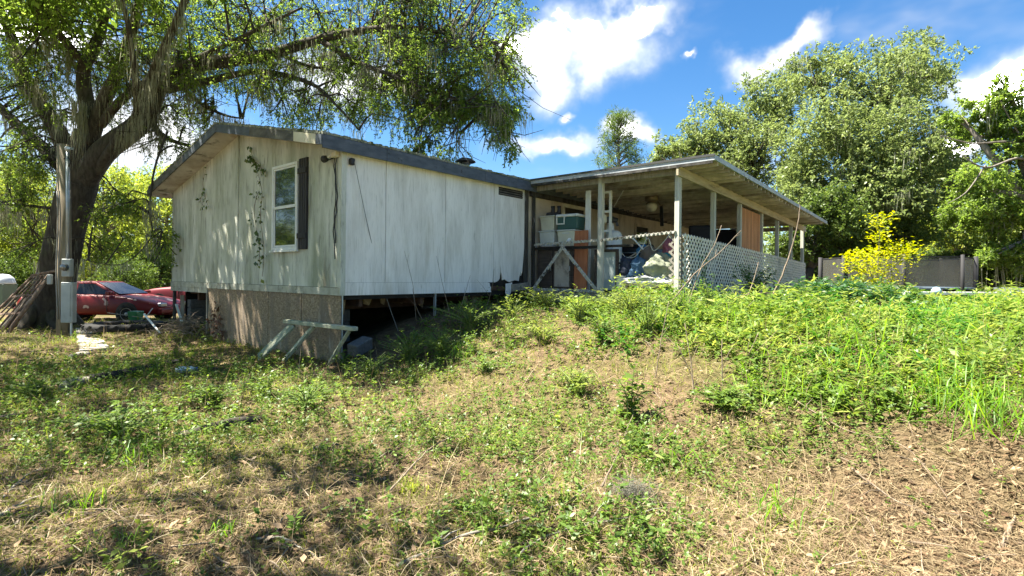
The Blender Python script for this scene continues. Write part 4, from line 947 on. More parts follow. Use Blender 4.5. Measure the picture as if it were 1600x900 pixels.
bush('weed_clump', 'leafy weeds under the middle of the long wall', 'weeds', 735, 520, .62, .7, 44, G_weed, .055, depth=9.0, stem=gstem)
bush('weed_clump', 'leafy weeds under the rotted corner of the long wall', 'weeds', 850, 480, .55, .6, 36, G_pale, .06, depth=9.9, stem=gstem)
bush('weed_clump', 'small bright weeds beside the concrete block and broken frame', 'weeds', 537, 580, .34, .2, 12, G_weed, .06, stem=gstem)
bush('weed_clump', 'wide patch of pale green weeds in the left foreground', 'weeds', 185, 690, .34, .55, 42, G_weed, .06, stem=gstem)
bush('weed_clump', 'green weeds right of the dark fallen log', 'weeds', 330, 640, .30, .45, 30, G_weed, .055, stem=gstem)
bush('weed_clump', 'green weeds growing in front of the broken frame', 'weeds', 480, 640, .30, .55, 36, G_weed, .045, stem=gstem)
bush('weed_clump', 'tangle of weeds at the centre of the slope', 'weeds', 760, 585, .26, .55, 34, G_weed, .045, stem=gstem)
bush('weed_clump', 'bushy weeds in front of the open gap beneath the long wall', 'weeds', 690, 560, .55, .6, 44, G_weed, .05, stem=gstem)
bush('weed_clump', 'yellowish weeds on the slope below the rotted wall corner', 'weeds', 850, 540, .42, .6, 40, G_pale, .05, stem=gstem)
bush('weed_clump', 'sunlit weeds left of the sapling', 'weeds', 900, 620, .35, .45, 34, G_pale, .05, stem=gstem)
bush('weed_clump', 'tall weeds before the lattice foot', 'weeds', 1060, 500, .6, .5, 34, G_weed, .055, depth=7.6, stem=gstem)
for (px, py, d, h_, lab, lf) in ((905, 520, 8.2, .62, 'wiry tall weeds left of the sunlit clump under the porch', G_pale), (940, 560, 7.2, .5, 'wiry weeds on the middle of the mound', G_weed), (1010, 545, 7.0, .66, 'tall ragged weeds right of the middle of the mound', G_weed), (1110, 520, 7.4, .75, 'ragged tall weeds in front of the first lattice bay', G_weed), (1160, 500, 7.8, .7, 'pale ragged weeds before the lattice shrub', G_pale), (1250, 490, 8.2, .6, 'ragged weeds below the far lattice bays', G_weed), (580, 570, 7.4, .5, 'bushy weeds right of the concrete block', G_weed), (800, 510, 9.0, .6, 'tall pale weeds before the rotted wall edge', G_pale), (420, 610, 6.3, .34, 'leafy weeds left of the broken frame feet', G_weed), (60, 640, 6.0, .3, 'leafy weeds near the left picture edge', G_weed)):
    bush('weed_clump', lab, 'weeds', px, py, h_, .42, 26, lf, .06, depth=d, wr=.3, nl=14, stem=gstem)
bush('sapling', 'upright leafy sapling standing alone at the middle of the slope', 'sapling', 985, 660, .62, .2, 9, G_weed, .10, nl=20, wr=.35, stem=gstem)
bush('weed_clump', 'leafy weeds against the lattice near its first post', 'weeds', 1100, 470, .5, .45, 26, G_weed, .055, depth=9.3, stem=gstem)
bush('lattice_shrub', 'dark green shrub growing through the middle of the lattice', 'shrub', 1178, 455, 1.15, .5, 40, G_deep, .075, depth=10.9, stem=gstem, nl=20)
bush('lattice_shrub', 'low dark shrub in front of the lattice right of its middle', 'shrub', 1212, 455, .75, .5, 30, G_deep, .07, depth=11.6, stem=gstem)
bush('lattice_sprig', 'leafy sprig climbing above the lattice beside the second post', 'vine', 1100, 440, 1.9, .12, 4, G_deep, .07, depth=9.9, stem=gstem)
bush('weed_clump', 'broad-leaved plants at the lower centre of the slope', 'weeds', 1130, 640, .22, .38, 50, G_weed, .055, stem=gstem)
# yellow shrub
f = at(1370, 470, 11.5); f.z = H(f.x, f.y); ysh = thing('yellow_shrub', 'bright yellow-leaved shrub in front of the trampoline', 'shrub', f); b = MB(); C = []; A = []
for (px, py, w) in ((1376, 345, 16), (1374, 370, 16), (1372, 395, 24), (1335, 405, 20), (1335, 420, 26), (1350, 400, 22), (1395, 392, 22), (1420, 390, 14), (1408, 405, 20), (1365, 425, 34), (1385, 420, 30), (1340, 440, 26), (1370, 445, 34), (1395, 440, 20), (1360, 410, 22)):
    e = at(px, py, 11.5+random.uniform(-.5, .5)); d = e-f; pp, r = smooth_path([Vector((0, 0, 0)), Vector((d.x*.35, d.y*.35, d.z*.6)), d], [.014, .009, .003], 4); b.tube(pp, r, 5)
    for _ in range(150):
        C.append((d.x+random.gauss(0, w/830*11.5*.42), d.y+random.gauss(0, .18), d.z+random.gauss(0, .085))); a = random.uniform(0, 6.28); A.append((math.cos(a), math.sin(a), random.gauss(.15, .35)))
b.build('stems', greystick, ysh); n = len(C); LL = .085*rng.uniform(.6, 1.3, n)
link('foliage', np_quads('foliage', leaf_arrays(np.array(C), np.array(A), rng.normal(0, .35, (n, 3))+np.array([0, 0, 1.]), LL, LL*.5, .15), quad_idx(n), L_yellow), ysh)
# tall grass tufts
def tuft(px, py, n, h, label, leaf=G_lush, spread=.09, w=.009):
    f = gp(px, py); p = np.zeros((n, 3)); p[:, :2] = rng.normal(0, spread, (n, 2)); a = rng.uniform(0, 6.28, n); el = rng.normal(1.05, .25, n)
    Dr = np.stack([np.cos(a)*np.cos(el), np.sin(a)*np.cos(el), np.abs(np.sin(el))], 1); L = h*rng.uniform(.5, 1.15, n); V, Q = blade_arrays(p, Dr, L, w*rng.uniform(.7, 1.3, n), L*rng.uniform(.2, .7, n))
    o = link('grass_tuft', np_quads('grass_tuft', V, Q, leaf)); o.location = f; tag(o, label, 'grass', 'grass tufts standing out on the slope')
tuft(1560, 680, 150, .62, 'largest arching grass tuft at the right edge of the bank', spread=.16)
tuft(1490, 640, 80, .5, 'long green grass tuft left of the largest one', spread=.12)
tuft(1200, 815, 34, .34, 'pale grass tuft alone near the bottom right of centre', w=.008)
tuft(215, 720, 60, .3, 'dense green grass tuft in the left weed patch', spread=.08)
tuft(110, 800, 45, .2, 'short green grass tuft at the lower left', spread=.07, w=.006)
tuft(350, 840, 40, .17, 'small grass tuft at the bottom left of centre', spread=.03, w=.005)
tuft(730, 560, 60, .4, 'upright green grass tuft below the long wall', spread=.09)
tuft(180, 860, 36, .15, 'faint grass tuft near the bottom left corner', spread=.07, w=.005)
tuft(640, 770, 70, .16, 'low grass tuft in the sunlit dry grass', G_grass, spread=.045, w=.005)

# ---- fallen branches and dead stalks, each its own
def stick(name, label, cat, path, r, mat=greystick, lift=.02, group=None, depths=None, forks=0):
    pts = []
    for i, q in enumerate(path):
        if len(q) == 3: pts.append(at(*q))
        else: g_ = gp(*q); g_.z += lift+r*.6; pts.append(g_)
    o = Vector(pts[0]); pts = [p_-o for p_ in pts]; pp, rr = smooth_path(pts, [r*(1-.65*i/(len(pts)-1)) for i in range(len(pts))], 5); pp = [pp[0]]+wob(pp[1:], r*.35)
    b = MB(); b.tube(pp, rr, 6)
    for _ in range(forks):
        i = random.randrange(3, len(pp)-2); d = (pp[i+1]-pp[i]).normalized(); e = pp[i] + (d*random.uniform(.5, 1)+Vector((random.gauss(0, .5), random.gauss(0, .5), random.uniform(0, .25))))*random.uniform(.15, .4)
        b.tube([pp[i], (pp[i]+e)/2+Vector((0, 0, .02)), e], [rr[i]*.7, rr[i]*.5, rr[i]*.2], 5)
    t = b.build(name, mat, smooth=True); t.location = o; tag(t, label, cat, group); return t
FB = 'fallen branches on the slope'
stick('fallen_branch', 'long pale forked branch across the bottom centre', 'branch', [(620, 897), (700, 856), (790, 832), (870, 800), (960, 765)], .011, forks=4, group=FB)
stick('fallen_branch', 'thin grey branch lying below the long pale one', 'branch', [(790, 895), (850, 850), (960, 822), (1010, 812)], .007, forks=3, group=FB)
stick('fallen_branch', 'curved stick at the bottom left of centre', 'branch', [(400, 850), (440, 852), (470, 865), (495, 878)], .007, group=FB)
stick('fallen_branch', 'straight pale stick just left of bottom centre', 'branch', [(608, 820), (660, 827), (706, 836)], .009, mat=stick_m, group=FB)
stick('fallen_branch', 'slender dead branch rising in the sunlit dry grass', 'branch', [(610, 780), (650, 735), (690, 700), (740, 690)], .008, mat=stick_m, lift=.05, forks=3, group=FB)
stick('fallen_branch', 'long stick at the lower left corner', 'branch', [(0, 812), (30, 800), (70, 778)], .014, group=FB)
stick('fallen_branch', 'pair of crossed sticks at the left edge', 'branch', [(0, 790), (30, 760), (50, 745), (75, 735)], .008, group=FB, forks=2)
stick('fallen_branch', 'pale twiggy branch in the brown litter at bottom right', 'branch', [(1330, 745), (1390, 790), (1440, 815), (1500, 850)], .006, mat=stick_m, forks=4, lift=.05, group=FB)
stick('fallen_branch', 'short thick brown stick at the lower right corner', 'branch', [(1568, 862), (1578, 835), (1584, 820)], .014, mat=stick_m, group=FB)
stick('fallen_branch', 'long thin stem slanting down the right bank litter', 'branch', [(1240, 640), (1320, 690), (1410, 720), (1480, 800)], .005, mat=stick_m, lift=.08, group=FB)
stick('fallen_branch', 'arched pale stem over the right bank', 'branch', [(1372, 632, 4.6), (1400, 626, 4.6), (1440, 624, 4.6), (1472, 628, 4.6)], .012, mat=stick_m, group=FB)
stick('fallen_branch', 'straight brown stick among the weeds below the sapling', 'branch', [(940, 790), (965, 730), (990, 665)], .008, mat=stick_m, lift=.1, group=FB)
DS = 'dead stalks standing before the porch'
stick('dead_stalk', 'tall dead stalk leaning across the lattice to the beam', 'stalk', [(1200, 478, 8.2), (1222, 430, 8.3), (1242, 370, 8.4), (1250, 325, 8.5), (1247, 312, 8.5)], .014, stick_m, group=DS)
stick('dead_stalk', 'long dead stem slanting up across the first lattice bay', 'stalk', [(1044, 478, 8.2), (1085, 428, 8.3), (1125, 395, 8.4), (1158, 360, 8.5)], .013, stick_m, group=DS, forks=2)
stick('dead_stalk', 'thin dead stem beside the first lattice post', 'stalk', [(1075, 478, 8.3), (1095, 420, 8.3), (1115, 385, 8.3), (1127, 352, 8.4)], .009, stick_m, group=DS)
stick('dead_stalk', 'dead stem curving low along the lattice foot', 'stalk', [(1125, 485, 7.8), (1150, 465, 7.9), (1185, 458, 8.0), (1225, 459, 8.1)], .009, stick_m, group=DS)
stick('dead_stalk', 'short dead stem below the lattice shrub', 'stalk', [(1160, 480, 8.), (1175, 445, 8.1), (1185, 410, 8.2)], .009, stick_m, group=DS)
for i, (x0, y0, x1, y1, d) in enumerate(((1130, 640, 1128, 530, 5.2), (1100, 640, 1060, 540, 5.3), (1150, 630, 1185, 520, 5.4), (1020, 620, 1045, 470, 5.8), (1085, 650, 1070, 505, 5.2))):
    stick('dead_stalk', ['upright brown stalk in the centre of the dead patch', 'brown stalk bending left in the dead patch', 'brown stalk bending right in the dead patch', 'long brown stalk left of the dead patch', 'thin stalk at the back left of the dead patch'][i], 'stalk', [(x0, y0, d), ((x0+x1)/2+random.uniform(-6, 6), (y0+y1)/2, d+.05), (x1, y1, d+.1)], .008, stick_m, group='dead stalks on the slope', forks=3)
for i, (x0, y0, x1, y1, d) in enumerate(((650, 500, 632, 392, 9.0), (705, 500, 682, 400, 9.3), (715, 495, 735, 430, 9.4), (660, 500, 645, 450, 8.9), (760, 480, 772, 420, 9.8))):
    stick('dead_stalk', ['tall dry stalk against the left half of the long wall', 'tall dry stalk against the middle of the long wall', 'dry stalk leaning right against the long wall', 'short dry stalk under the long wall', 'dry stalk near the rotted wall corner'][i], 'stalk', [(x0, y0, d), ((x0+x1)/2+random.uniform(-4, 4), (y0+y1)/2, d), (x1, y1, d+.05)], .006, stick_m, group='dry stalks before the long wall', forks=1)
# ball of fallen moss on the slope
f = gp(990, 785); n = 900; v = rng.normal(0, 1, (n, 3)); v[:, 2] = np.abs(v[:, 2])*.7; C = v*.055; a = rng.normal(0, 1, (n, 3)); a[:, 2] *= .5
V, Q = blade_arrays(C+np.array([[0, 0, .03]]), a, rng.uniform(.06, .16, n), .0028, rng.uniform(0, .04, n)); o = link('fallen_moss', np_quads('fallen_moss', V, Q, leafmat('dry_moss', [(0., (.07, .07, .055)), (1., (.17, .17, .14))], .2, .3, 0))); o.location = f
tag(o, 'grey ball of fallen moss among the weeds', 'moss')
# ------------------------------------------------------------ things left of the house
galv = MATS['galvanised']
pole_w = pmat('pole_wood', (.15, .125, .085), (.34, .29, .21), 4., (7, 7, .35), .9, .6, stains=(((.20, .23, .14), 1.2, (1, 1, .5), .55, .78), ((.06, .05, .04), 5., (4, 4, .3), .62, .76)))
q = at(100, 522, 12.2); q.z = H(q.x, q.y); pole = thing('utility_pole', 'weathered wooden service pole with conduit and grey meter boxes', 'pole', q)
def pl_(px, py, d=12.2): return at(px, py, d)-q
top = pl_(99, 226); MB().tube([Vector((0, 0, -.2)), Vector((.0, 0, 1.5)), Vector((top.x, 0, top.z))], [.145, .135, .12], 16).build('post', pole_w, pole, smooth=True)
c0 = pl_(110, 236); c1 = pl_(110, 406); MB().tube([(c0.x, -.08, c0.z), (c1.x, -.08, c1.z)], .034, 12).build('conduit', galv, pole, smooth=True)
b = MB(); b.lathe([(.035, -.03), (.05, .0), (.06, .05), (.02, .09)], 12, (c0.x, -.08, c0.z)); b.bar((c0.x-.02, -.08, c0.z+.05), (c0.x+.13, -.12, c0.z+.03), .08, .05); b.build('weatherhead', galv, pole)
grey_box = pmat('grey_enclosure', (.30, .33, .33), (.42, .45, .45), 3., rough=.55, bmp=.05, stains=(((.20, .21, .18), 2., (1, 1, .5), .55, .75),))
def pbox(name, x0, x1, y0, y1, dp, mat=grey_box, z=-.02):
    a = pl_(x0, y1); c = pl_(x1, y0); return MB().box(a.x, c.x, z-.09-dp, z-.09, a.z, c.z).build(name, mat, pole, bevel=.012)
m1 = pbox('meter_box', 108, 122, 405, 432, .11); m2 = pbox('breaker_panel', 108, 127, 441, 503, .13); pbox('junction_box', 83, 90, 429, 444, .07)
a = pl_(115, 418); MB().lathe([(.085, 0), (.085, -.03), (.07, -.075), (.02, -.085)], 18, (a.x, -.225, a.z), 'y').build('meter_dial', glass('meter_glass', (.05, .06, .06)), m1)
a = pl_(117, 470); MB().box(a.x-.10, a.x+.10, -.252, -.244, a.z-.33, a.z+.36).build('panel_door', grey_box, m2); 
for px, r in ((102, .011), (98.5, .014)):
    p = [pl_(px+1.5*math.sin(k*.8), 300+k*22) for k in range(10)]; MB().tube([(v.x, -.16, v.z) for v in p], r, 6).build('cable', plain('grey_cable', (.22, .22, .21), .6), pole, smooth=True)
a = pl_(114, 438); c = pl_(118, 518); MB().tube([(c.x, -.12, pl_(118, 503).z), (c.x, -.12, -.1)], .022, 8).build('ground_conduit', white_trim, pole)
MB().tube([pl_(105, 250)+Vector((0, -.1, 0)), pl_(112, 247)+Vector((0, -.1, 0)), pl_(117, 254)+Vector((0, -.12, 0)), pl_(113, 262)+Vector((0, -.1, 0))], .012, 6).build('service_wire', plain('black_plastic', (.015, .015, .016), .5), pole)
# slab at the foot of the pole
c = [gp(118, 517), gp(148, 517), gp(172, 548), gp(124, 552)]; o = sum(c, Vector())/4; b = MB(); b.prism([v-o+Vector((0, 0, .05)) for v in c], (0, 0, -.14)); t = b.build('concrete_slab', pmat('pale_concrete', (.33, .30, .25), (.52, .48, .41), 5., rough=.95, bmp=.3, stains=(((.16, .14, .10), 3., (1, 1, 1), .55, .7),)), bevel=.01); t.location = o; tag(t, 'flat pale concrete slab at the foot of the pole', 'slab')
# pipe gate leaning on the oak
rust = pmat('rusty_pipe', (.10, .055, .035), (.30, .22, .17), 9., rough=.85, bmp=.4, stains=(((.40, .36, .30), 5., (1, 1, 1), .56, .7),))
T1, T2 = at(52, 430, 13.0), at(79, 427, 12.9); B1, B2 = at(-42, 545, 12.4), at(12, 525, 12.2); B1.z = H(B1.x, B1.y)+.02; B2.z = H(B2.x, B2.y)+.02
o = Vector(B2); gate = thing('pipe_gate', 'rusty pipe gate leaning against the oak trunk', 'gate', o)
for k in range(6):
    f = k/5; p_, q_ = B1.lerp(B2, f)-o, T1.lerp(T2, f)-o; MB().tube([p_, (p_+q_)/2+Vector((0, 0, random.gauss(0, .01))), q_], .045 if k == 5 else (.028 if k == 0 else .019), 8).build('rail', rust, gate, smooth=True)
for f in (.0, .33, .63, .97):
    p_, q_ = B1.lerp(T1, f)-o, B2.lerp(T2, f)-o; d = (q_-p_)*.04; MB().bar(p_-d, q_+d, .05, .018, up=(0, -1, .6)).build('crossbar', rust, gate)
p_, q_ = T1-o, T2-o; MB().tube([p_-(q_-p_)*.1, q_+(q_-p_)*.35+Vector((0, 0, .05))], .03, 8).build('top_pipe', rust, gate)

# ---- cars
def paint(name, c, peel=None):
    if name in MATS: return MATS[name]
    m, t, b = nodes(name); col = ramp(t, [(.3, tuple(x*.8 for x in c)), (.7, c)], noise(t, 2.2))
    if peel: col = mixc(t, mrange(t, noise(t, 2.3, (1, 1, 1.3), 4, .5), .615, .63), col, peel)
    t.links.new(col, b.inputs['Base Color']); b.inputs['Roughness'].default_value = .5; b.inputs['Specular IOR Level'].default_value = .3; b.inputs['Coat Weight'].default_value = .15; b.inputs['Coat Roughness'].default_value = .25; MATS[name] = m; return m
rubber = pmat('tyre_rubber', (.012, .012, .012), (.03, .03, .03), 12., rough=.9, bmp=.3); chrome = plain('dull_chrome', (.45, .46, .47), .35, .9)
def vehicle(name, label, cat, loc, rz, pm, prof, cab, hw=.88, wb=(-1.38, 1.40), wr=.32, zb=.24, sc=.90):
    """prof: (x, top z) of the lower body rear to front; cab: (rear base x, roof rear x, roof front x, front base x, belt z, roof z)"""
    t = thing(name, label, cat, loc, rz); t.scale = (sc, sc, sc); vs = []; fs = []; n = None
    for i, (x, zt) in enumerate(prof):
        e = min(1, min(i, len(prof)-1-i)/1.6+.80); w = hw*e; z0 = zb + (.12 if i in (0, len(prof)-1) else 0)
        half = [(w*.86, z0), (w*.98, z0+.10), (w, z0+.26), (w*.99, z0+(zt-z0)*.62), (w*.955, zt-.05), (w*.86, zt-.008), (w*.4, zt+.015)]
        ring = [(x, -y, z) for y, z in half] + [(x, y, z) for y, z in reversed(half)]; n = len(ring); vs += ring
    for i in range(len(prof)-1):
        for k in range(n): fs.append((i*n+k, i*n+(k+1) % n, (i+1)*n+(k+1) % n, (i+1)*n+k))
    fs.append(tuple(range(n))); fs.append(tuple((len(prof)-1)*n+k for k in range(n)))
    b = MB(); b._add(vs, fs); body = b.build('body', pm, t, smooth=True); m = body.modifiers.new('s', 'SUBSURF'); m.levels = m.render_levels = 1
    rb, rr, rf, fb, zb_, zr_ = cab; wb_, wt = hw*.88, hw*.66
    def P(x, y, z): return Vector((x, y, z))
    low = [P(rb, -wb_*.93, zb_-.03), P(fb, -wb_*.93, zb_-.03), P(fb, wb_*.93, zb_-.03), P(rb, wb_*.93, zb_-.03)]; up = [P(rr, -wt, zr_), P(rf, -wt, zr_), P(rf, wt, zr_), P(rr, wt, zr_)]
    b = MB(); b.hexa(low, up); b.box(rr+.05, rf-.05, -wt*.85, wt*.85, zr_-.02, zr_+.018); b.build('cabin', pm, t, bevel=.035, seg=3)
    gl = plain('car_glass', (.012, .014, .015), .12, spec=.35, bmp=0)
    def pane(nm, a, b_, c, d, inset):
        q_ = [Vector(v) for v in (a, b_, c, d)]; m_ = sum(q_, Vector())/4; nrm = (q_[1]-q_[0]).cross(q_[3]-q_[0]).normalized(); q_ = [m_+(v-m_)*inset for v in q_]
        b = MB(); b.prism([v+nrm*.008 for v in q_], nrm*-.02); return b.build(nm, gl, t)
    mid = (rr+rf)/2-.1
    for s in (-1, 1):
        lo = lambda x: P(x, s*wb_*.93, zb_-.0); hi = lambda x: P(x, s*wt, zr_-.03)
        A = [lo(rb+.25), lo(mid-.04), hi(mid-.04), hi(rr+.04)]; B = [lo(mid+.06), lo(fb-.18), hi(rf-.02), hi(mid+.06)]
        for nm, Q_ in (('rear_side_window', A), ('door_window', B)): pane(nm, *(Q_ if s < 0 else Q_[::-1]), .93)
        d = MB()
        for x in (mid+.02, fb-.28): d.box(x-.006, x+.006, s*hw*.985, s*hw*1.004, zb+.14, zb_-.06)
        dr = d.build('door', blk, t); MB().box(mid+.10, mid+.26, s*hw*.99, s*hw*1.03, zb_-.16, zb_-.12).build('handle', pm, dr, bevel=.01)
        MB().box(fb-.30, fb-.14, s*(wb_+.0), s*(wb_+.16), zb_+.0, zb_+.11).build('mirror', pm, t, bevel=.03, seg=2)
        MB().box(prof[-1][0]-.12, prof[-1][0]+.0, s*hw*.45, s*hw*.80, .56, .68).build('headlight', chrome, t, bevel=.02); MB().box(prof[0][0]-.0, prof[0][0]+.12, s*hw*.40, s*hw*.80, .62, .76).build('tail_light', plain('red_lens', (.3, .01, .01), .2), t, bevel=.02)
        for x in wb:
            MB().lathe([(wr+.05, s*hw*.96), (wr+.05, s*hw*1.003), (wr*.5, s*hw*1.004)], 24, (x, 0, wr+.02), 'y').build('wheel_arch', blk, t)
            w = MB().lathe([(wr*.6, s*hw*.80), (wr*.97, s*hw*.82), (wr, s*hw*.90), (wr*.97, s*hw*1.005), (wr*.70, s*hw*1.02)], 24, (x, 0, wr), 'y').build('wheel', rubber, t, smooth=True)
            MB().lathe([(wr*.66, s*hw*1.0), (wr*.64, s*hw*1.022), (wr*.3, s*hw*1.01), (wr*.12, s*hw*1.026)], 16, (x, 0, wr), 'y').build('rim', chrome, w)
    pane('windshield', P(fb, -wb_*.93, zb_), P(fb, wb_*.93, zb_), P(rf, wt, zr_), P(rf, -wt, zr_), .90); pane('rear_window', P(rb, wb_*.93, zb_), P(rb, -wb_*.93, zb_), P(rr, -wt, zr_), P(rr, wt, zr_), .90)
    for x, nm in ((prof[-1][0], 'front_bumper'), (prof[0][0], 'rear_bumper')): MB().box(x-.08, x+.06, -hw*.86, hw*.86, .34, .50).build(nm, pm, t, bevel=.03, seg=2)
    return t
red = paint('faded_red_paint', (.17, .006, .007), (.50, .36, .30)); dred = paint('dark_red_paint', (.16, .012, .02))
c = at(163, 497, 16.2); z = H(c.x, c.y)
vehicle('parked_car', 'faded red two-door coupe with peeling paint behind the oak', 'car', (c.x+.05, c.y, z), R(-2), red,
        [(-2.42, .66), (-2.34, .86), (-1.9, .93), (-1.2, .95), (-.3, .96), (.6, .95), (1.1, .92), (1.8, .82), (2.25, .70), (2.40, .58)], (-1.75, -.95, .12, 1.02, .94, 1.34))
c = at(262, 480, 20.5); z = H(c.x, c.y)
vehicle('parked_truck', 'dark red sport utility vehicle behind the red coupe', 'car', (c.x+1.45, c.y, z), R(178), dred,
        [(-2.4, .9), (-2.3, 1.08), (-1.8, 1.12), (-.8, 1.12), (.2, 1.12), (.8, 1.10), (1.6, 1.04), (2.1, .95), (2.35, .75)], (-2.2, -1.95, .0, .85, 1.10, 1.66), hw=.93, wr=.37, zb=.34)
# trash bin
c = at(4, 470, 22); z = H(c.x, c.y); bn = thing('trash_bin', 'green wheeled trash bin with pale domed lid at the left edge', 'bin', (c.x, c.y, z)); gm = plain('bin_green', (.12, .17, .14), .6)
MB().hexa([(-.24, -.24, .05), (.24, -.24, .05), (.24, .24, .05), (-.24, .24, .05)], [(-.34, -.34, 1.0), (.34, -.34, 1.0), (.34, .34, 1.0), (-.34, .34, 1.0)]).build('body', gm, bn, bevel=.03, seg=2)
b = MB(); b.lathe([(.0, 1.42), (.2, 1.39), (.36, 1.25), (.42, 1.05), (.42, 1.01), (.1, 1.005)], 20); b.build('lid', plain('bin_lid', (.62, .64, .68), .4), bn, smooth=True)
for s in (-1, 1): MB().lathe([(.1, s*.2), (.11, s*.22), (.1, s*.26)], 14, (0, .24, .11), 'x').build('wheel', rubber, bn)
# tractor tyre
c = gp(196, 516); t = thing('tractor_tyre', 'large black tractor tyre lying flat near the coupe', 'tyre', c+Vector((0, 0, .02))); t.scale = (1, 1, .6)
b = MB(); prof = [(.55, .06), (.50, .12), (.52, .20), (.62, .25), (.74, .24), (.79, .16), (.78, .05), (.70, .0), (.58, .0), (.55, .06)]; n = 40; vs = []; fs = []
for k in range(n):
    a = 6.2832*k/n
    for r, z in prof[:-1]: vs.append((r*math.cos(a), r*math.sin(a), z))
m_ = len(prof)-1
for k in range(n):
    for j in range(m_): fs.append((k*m_+j, k*m_+(j+1) % m_, ((k+1) % n)*m_+(j+1) % m_, ((k+1) % n)*m_+j))
b._add(vs, fs); ty = b.build('carcass', rubber, t, smooth=True)
for k in range(36):
    a = 6.2832*k/36; s = 1 if k % 2 else -1; b = MB(); b.bar((math.cos(a)*.79, math.sin(a)*.79, .125), (math.cos(a+.09)*.785, math.sin(a+.09)*.785, .125+s*.1), .03, .045); b.build('tread_lug', rubber, t)
wn_ = 0
for (a, c_, r, lab, m) in (((225, 512), (250, 527), .022, 'pale broken stick lying over the tractor tyre', white_trim), ((168, 505), (232, 503), .012, 'thin grey stick across the back of the tractor tyre', greystick)):
    p_, q_ = gp(*a)+Vector((0, 0, .29)), gp(*c_)+Vector((0, 0, .08)); b = MB(); b.tube([Vector(), (q_-p_)*.5, q_-p_], [r, r, r*.7], 6); o_ = b.build('fallen_stick', m); o_.location = p_; tag(o_, lab, 'stick')
# green chair seat behind the tyre
c = at(212, 503, 14.2); c.z = H(c.x, c.y); t = thing('toy_wagon', 'small green plastic toy wagon before the red coupe', 'toy', c); gp_ = plain('toy_green', (.02, .16, .05), .5)
b = MB(); b.hexa([(-.10, -.12, .1), (.10, -.12, .1), (.10, .12, .1), (-.10, .12, .1)], [(-.13, -.16, .42), (.13, -.16, .42), (.13, .16, .42), (-.13, .16, .42)]); b.build('tub', gp_, t, bevel=.02)
for sx in (-1, 1):
    for sy in (-1, 1): MB().lathe([(.05, sy*.13), (.06, sy*.14), (.05, sy*.17)], 10, (sx*.09, 0, .06), 'y').build('wheel', rubber, t)
MB().tube([(.12, 0, .15), (.3, 0, .3), (.45, 0, .5)], .012, 5).build('handle', white_trim, t)
# black drain pipe, logs, jug
def lyer(name, label, cat, path, rads, mat, n=10, ribs=0):
    pts = [gp(*p_)+Vector((0, 0, rads[i]*.65)) for i, p_ in enumerate(path)]; o = Vector(pts[0]); pp, rr = smooth_path([p_-o for p_ in pts], rads, 8 if not ribs else 14)
    if ribs: rr = [r*(1 if k % 2 else .88) for k, r in enumerate(rr)]
    t = MB().tube(pp, rr, n).build(name, mat, smooth=not ribs); t.location = o; tag(t, label, cat)
lyer('drain_pipe', 'black corrugated drain pipe half buried in the left grass', 'pipe', [(140, 598), (190, 592), (235, 582), (282, 568)], [.065, .075, .07, .05], pmat('charred_log', (.010, .010, .010), (.035, .033, .03), 9., rough=.9, bmp=.6), ribs=1)
lyer('rotten_log', 'short grey rotten log left of the black pipe', 'log', [(100, 612), (110, 603), (140, 600)], [.06, .06, .05], greystick)
lyer('fallen_log', 'dark mossy log below the weeds on the left', 'log', [(280, 688), (320, 677), (365, 668), (412, 660)], [.035, .045, .045, .03], bark)
lyer('fallen_log', 'dark stub of log at the left picture edge', 'log', [(-10, 662), (15, 657), (30, 655)], [.04, .04, .03], bark)
lyer('fallen_log', 'short sawn log end before the slab', 'log', [(112, 562), (128, 558), (138, 557)], [.055, .055, .05], greystick)
c = gp(290, 586); jm = plain('white_plastic', (.62, .68, .72), .4); j = thing('plastic_jug', 'crushed white plastic jug on the grass', 'jug', c+Vector((0, 0, .05)), .5)
b = MB(); b.lathe([(.03, -.13), (.055, -.12), (.06, -.02), (.045, .02), (.058, .07), (.03, .11), (.018, .13)], 12, (0, 0, .02), 'x'); o_ = b.build('body', jm, j, smooth=True); o_.scale = (1, 1, .8); MB().lathe([(.02, .13), (.02, .155)], 10, (0, 0, .02), 'x').build('cap', plain('blue_cap', (.03, .08, .3), .5), j)
c = gp(508, 702); b = MB(); b.lathe([(.02, -.10), (.04, -.08), (.045, -.02), (.03, .03), (.04, .09), (.02, .12)], 10, (0, 0, .02), 'x'); t = b.build('old_shoe', blk, smooth=True); t.location = c; t.rotation_euler = (0, 0, .6); t.scale = (1, .9, .6); tag(t, 'dark worn shoe sole in the sunlit grass', 'shoe')
c = gp(335, 585); b = MB(); b.lathe([(.02, -.09), (.06, -.05), (.07, .02), (.03, .09)], 9, (0, 0, .03), 'x'); t = b.build('black_stump', MATS['charred_log']); t.location = c; tag(t, 'black charred lump right of the white jug', 'lump')
